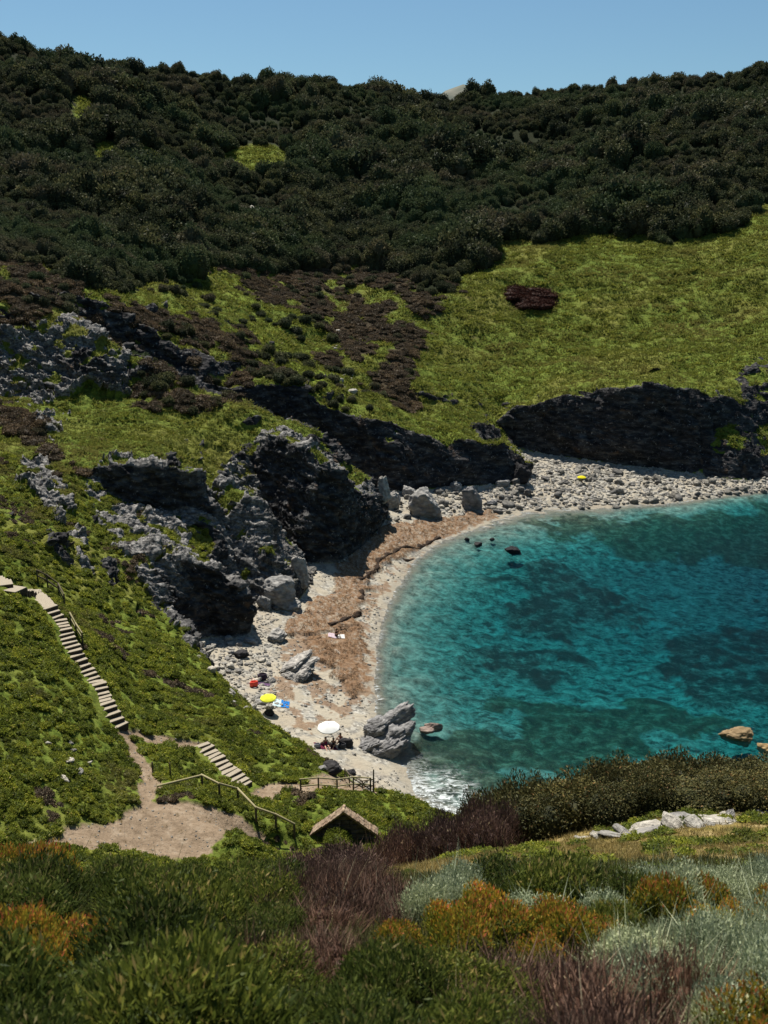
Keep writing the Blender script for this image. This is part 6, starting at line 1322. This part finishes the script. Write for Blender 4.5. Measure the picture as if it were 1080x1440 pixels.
# --- people
SKIN = plain('skin', (.36, .20, .13), .55, .35, 0, .06); SKIN2 = plain('tanned_skin', (.22, .115, .070), .55, .35, 0, .06)
HAIR = plain('dark_hair', (.020, .014, .010), .6)
def skinned(name, chains, mats, parent, sub=2):
    """one continuous surface grown over connected joints; chains: list of [(co, r)...], the first joint of each may repeat an earlier one"""
    vs, es, rs, idx = [], [], [], {}
    for ch in chains:
        prev = None
        for co, r in ch:
            key = tuple(round(c, 4) for c in co)
            if key not in idx: idx[key] = len(vs); vs.append(co); rs.append(r)
            i = idx[key]
            if prev is not None and prev != i: es.append((prev, i))
            prev = i
    me = bpy.data.meshes.new(name + '_joints'); me.from_pydata(vs, es, []); me.update()
    o = bpy.data.objects.new(name + '_joints', me); COL.objects.link(o)
    sk = o.modifiers.new('skin', 'SKIN'); sk.use_smooth_shade = True
    for d, r in zip(me.skin_vertices[0].data, rs): d.radius = (r, r)
    me.skin_vertices[0].data[0].use_root = True
    if sub: s = o.modifiers.new('sub', 'SUBSURF'); s.levels = s.render_levels = sub
    dg = bpy.context.evaluated_depsgraph_get()
    m2 = bpy.data.meshes.new_from_object(o.evaluated_get(dg)); m2.name = name
    bpy.data.objects.remove(o)
    m2.materials.clear(); m2.materials.append(mats)
    m2.polygons.foreach_set('use_smooth', [True] * len(m2.polygons))
    return link(name, m2, None, parent)

def person(x, y, rz, label, skin, cloth, pose='sit', hairlen=.14, legs_cloth=None, z0=None):
    z = (ground(x, y) + .06) if z0 is None else z0
    root = thing('person', label, 'person', (x, y, z), rz)
    # facing -Y in the local frame, sitting on the ground with hips at the origin
    if pose == 'sit':
        hip = (0, 0, .12); waist = (0, .03, .30); chest = (0, .01, .50); neck = (0, -.02, .66); skull = (0, -.04, .78)
        knees = [(-.15, -.36, .44), (.17, -.40, .40)]; ankles = [(-.14, -.66, .07), (.15, -.72, .07)]
        elb = [(-.27, -.10, .36), (.27, -.12, .36)]; wr = [(-.19, -.34, .44), (.20, -.36, .42)]
    elif pose == 'lean':
        hip = (0, 0, .12); waist = (0, .08, .29); chest = (0, .17, .47); neck = (0, .20, .63); skull = (0, .17, .75)
        knees = [(-.14, -.43, .14), (.13, -.40, .26)]; ankles = [(-.15, -.84, .07), (.15, -.76, .07)]
        elb = [(-.29, .30, .28), (.29, .30, .28)]; wr = [(-.30, .42, .06), (.30, .42, .06)]
    else:   # lying face up along -Y
        hip = (0, 0, .11); waist = (0, .20, .11); chest = (0, .40, .13); neck = (0, .58, .13); skull = (0, .72, .15)
        knees = [(-.12, -.43, .16), (.12, -.40, .30)]; ankles = [(-.13, -.86, .06), (.13, -.74, .06)]
        elb = [(-.30, .30, .07), (.32, .34, .07)]; wr = [(-.34, .06, .06), (.30, .10, .12)]
    V3 = Vector
    ch = [[(hip, .12), (waist, .105), (chest, .125), (neck, .052), (skull, .088)]]
    up = (V3(skull) - V3(neck)).normalized()
    ch.append([(skull, .088), (tuple(V3(skull) + up * .085), .068)])
    for sx, kn, an, el, w in ((-1, knees[0], ankles[0], elb[0], wr[0]), (1, knees[1], ankles[1], elb[1], wr[1])):
        hj = (sx * .10, hip[1] - .02, hip[2] + .0)
        toe = tuple(V3(an) + V3((0, -.17, -.02))) if pose != 'lie' else tuple(V3(an) + V3((sx * .03, -.05, .16)))
        ch.append([(hip, .12), (hj, .092), (tuple(V3(hj).lerp(V3(kn), .5)), .080), (kn, .056), (tuple(V3(kn).lerp(V3(an), .35)), .054), (an, .036), (toe, .030)])
        sh = tuple(V3(chest) + V3((sx * .17, .0, .08 if pose != 'lie' else .0)))
        hand = V3(w) + (V3(w) - V3(el)).normalized() * .07
        ch.append([(chest, .125), (sh, .060), (tuple(V3(sh).lerp(V3(el), .5)), .046), (el, .038), (w, .026), (tuple(hand), .030)])
        fd = (V3(w) - V3(el)).normalized(); sd = fd.cross(V3((0, 0, 1))).normalized()
        for k, ln in enumerate((.060, .072, .075, .064)):
            b = hand + sd * (.027 - .018 * k); m1 = b + fd * ln * .6 + V3((0, 0, -.012)); t = b + fd * ln + V3((0, 0, -.034))
            ch.append([(tuple(hand), .030), (tuple(b + fd * .028), .010), (tuple(m1), .009), (tuple(t), .007)])
        b = V3(w) + sd * .03 * -sx + fd * .025; ch.append([(w, .026), (tuple(b), .011), (tuple(b + (sd * -sx + fd) * .03), .008)])
    body = skinned('body', ch, skin, root)
    face = V3((0, -1, 0)) if pose != 'lie' else V3((0, 0, 1))
    side = V3((1, 0, 0))
    sk = V3(skull) + up * .03
    # face: nose, eyes, mouth, ears
    m = MB(); m.add([sk + face * .082 + up * .02, sk + face * .112 - up * .022, sk + face * .083 - up * .03 + side * .017, sk + face * .083 - up * .03 - side * .017], [(0, 2, 1), (0, 1, 3), (1, 2, 3)]); m.build('nose', skin, root, True)
    eye = plain('eye_dark', (.02, .015, .012), .2)
    for sx in (-1, 1):
        v, f = ico(1); m = MB(); c = sk + face * .080 + up * .022 + side * sx * .030; m.add([c + V3(p) * .011 for p in v], f.tolist()); m.build('eye', eye, root, True)
        v, f = ico(1); m = MB(); c = sk + side * sx * .090 - face * .005; m.add([c + V3((p[0] * .012, p[1] * .022, p[2] * .032)) for p in v], f.tolist()); m.build('ear', skin, root, True)
    m = MB(); m.box(sk + face * .083 - up * .050, (.042, .012, .009)); m.build('mouth', plain('lips', (.28, .09, .08), .5), root)
    v, f = ico(3); hv = []
    for p in v:
        q = V3(p); front = q.dot(face); d = 1.0
        if front > .25 and q.dot(up) < .45: d = .70
        c = sk - face * .012 + up * .02; low = min(q.dot(up), 0)
        hv.append(c + q * .106 * d + (up * low * hairlen if front < .2 else V3((0, 0, 0))))
    m = MB(); m.add(hv, f.tolist()); m.build('hair', HAIR, root, True)
    # clothes follow the trunk
    tr = [[(hip, .132), (waist, .120), (tuple(V3(waist).lerp(V3(chest), .9)), .142)]]
    for sx in (-1, 1):
        sh = tuple(V3(chest) + V3((sx * .15, .0, .06 if pose != 'lie' else 0)))
        tr.append([(tr[0][2][0], .142), (sh, .074)])
    skinned('top', tr, cloth, root)
    lg = []
    for sx, kn in ((-1, knees[0]), (1, knees[1])):
        hj = (sx * .10, hip[1] - .02, hip[2]); lg.append([((hip[0], hip[1] + .005, hip[2] - .003), .138), (hj, .104), (tuple(V3(hj).lerp(V3(kn), .42)), .092)])
    skinned('shorts', lg, legs_cloth or cloth, root)
MARC = fabric('maroon_cloth', (.20, .03, .06)); DKC = fabric('dark_cloth', (.03, .03, .045)); NAVY = fabric('navy_cloth', (.03, .045, .10))
person(-5.5, 107.7, .5, 'person sitting alone on a pink towel below the band of seaweed', SKIN2, DKC, 'sit')
person(-3.95, 82.2, -.7, 'person in a maroon top sitting upright right of the white parasol', SKIN2, MARC, 'sit', .16, DKC)
person(-5.15, 80.2, .3, 'person in dark red leaning back in the shade under the white parasol', SKIN, MARC, 'lean', .12, NAVY)
person(-4.5, 80.5, -.3, 'person in dark clothes sitting in the shade under the white parasol', SKIN2, DKC, 'sit', .13, DKC)
person(37.2, 182.6, .2, 'tiny person in dark clothes under the far yellow parasol', SKIN2, DKC, 'sit')

# --- low dark banks of washed-up seaweed along the seaward edge of the brown band
def weed_banks():
    mat = plain('seaweed_scarp_shade', (.030, .020, .014), .9, .1, 0, .4, 3)  # shade of the scarp edge put into the dark colour
    g = random.Random(9); VV = []; FF = []
    for line in WEED_LINES:
        pts = []
        for (x0, y0, *_), (x1, y1, *_) in zip(line[:-1], line[1:]):
            n = max(2, int(math.hypot(x1 - x0, y1 - y0) / .22))
            pts += [(x0 + (x1 - x0) * i / n, y0 + (y1 - y0) * i / n) for i in range(n)]
        pts.append(line[-1][:2])
        prof = [(-.55, 0), (-.3, .10), (-.06, .20), (.08, .19), (.16, .04), (.2, -.05)]
        base = len(VV)
        for i, (x, y) in enumerate(pts):
            a = pts[max(i - 1, 0)]; b = pts[min(i + 1, len(pts) - 1)]
            t = Vector((b[0] - a[0], b[1] - a[1], 0)).normalized(); sd = Vector((t.y, -t.x, 0))
            x += .10 * math.sin(i * .31) + g.uniform(-.05, .05); w = 1.0 if 0 < i < len(pts) - 1 else .2
            w *= (.9 + .35 * math.sin(i * .47 + 1)) * g.uniform(.9, 1.1)
            for (u, h) in prof:
                p = Vector((x, y, 0)) + sd * u * w
                VV.append((p.x, p.y, ground(p.x, p.y) + h * w * g.uniform(.8, 1.2) - .02))
        k = len(prof)
        FF += [(base + i * k + j, base + i * k + j + 1, base + (i + 1) * k + j + 1, base + (i + 1) * k + j) for i in range(len(pts) - 1) for j in range(k - 1)]
    me = bpy.data.meshes.new('seaweed'); me.from_pydata(VV, [], FF); me.materials.append(mat); me.update()
    tag(link('seaweed', me), 'dark ragged banks of washed up seaweed along the brown band on the beach', 'seaweed', None, 'stuff')
weed_banks()

# ------------------------------------------------------------------ camera, sun, sky
cam = bpy.data.cameras.new('camera'); co = bpy.data.objects.new('camera', cam); COL.objects.link(co)
co.location = (0, 0, CAM_H); co.rotation_euler = (math.radians(75), 0, 0)
cam.sensor_fit = 'HORIZONTAL'; cam.sensor_width = 36; cam.lens = 1400 / 1080 * 36
cam.clip_start = .1; cam.clip_end = 20000
cam.dof.use_dof = True; cam.dof.focus_distance = 110; cam.dof.aperture_fstop = 4.0
SC.camera = co
SUN_ELEV, SUN_AZ = math.radians(61), math.radians(-20)     # azimuth from +Y (ahead of the camera) towards +X
sd = Vector((math.sin(SUN_AZ) * math.cos(SUN_ELEV), math.cos(SUN_AZ) * math.cos(SUN_ELEV), math.sin(SUN_ELEV)))
sun = bpy.data.lights.new('sun', 'SUN'); so = bpy.data.objects.new('sun', sun); COL.objects.link(so)
sun.energy = 5.0; sun.angle = math.radians(.5); sun.color = (1, .95, .86)
so.rotation_euler = (-sd).to_track_quat('-Z', 'Y').to_euler()
wd = bpy.data.worlds.new('World'); SC.world = wd; wd.use_nodes = True
nt = wd.node_tree; bg = nt.nodes['Background']
sky = nt.nodes.new('ShaderNodeTexSky'); sky.sky_type = 'NISHITA'; sky.sun_disc = False
sky.sun_elevation = SUN_ELEV; sky.sun_rotation = SUN_AZ
sky.air_density = 1.0; sky.dust_density = .45; sky.ozone_density = 1.8
tone = nt.nodes.new('ShaderNodeMixRGB'); tone.blend_type = 'MULTIPLY'; tone.inputs[0].default_value = 1; tone.inputs[2].default_value = (.77, .99, 1.03, 1)
nt.links.new(sky.outputs[0], tone.inputs[1]); nt.links.new(tone.outputs[0], bg.inputs[0]); bg.inputs[1].default_value = .05
SC.view_settings.view_transform = 'Standard'; SC.view_settings.look = 'None'
SC.view_settings.exposure = 0.78; SC.view_settings.gamma = 1
SC.render.engine = 'CYCLES'
SC.cycles.use_denoising = True
SC.cycles.max_bounces = 6; SC.cycles.diffuse_bounces = 2; SC.cycles.glossy_bounces = 2
SC.cycles.transmission_bounces = 4; SC.cycles.transparent_max_bounces = 8; SC.cycles.volume_bounces = 0
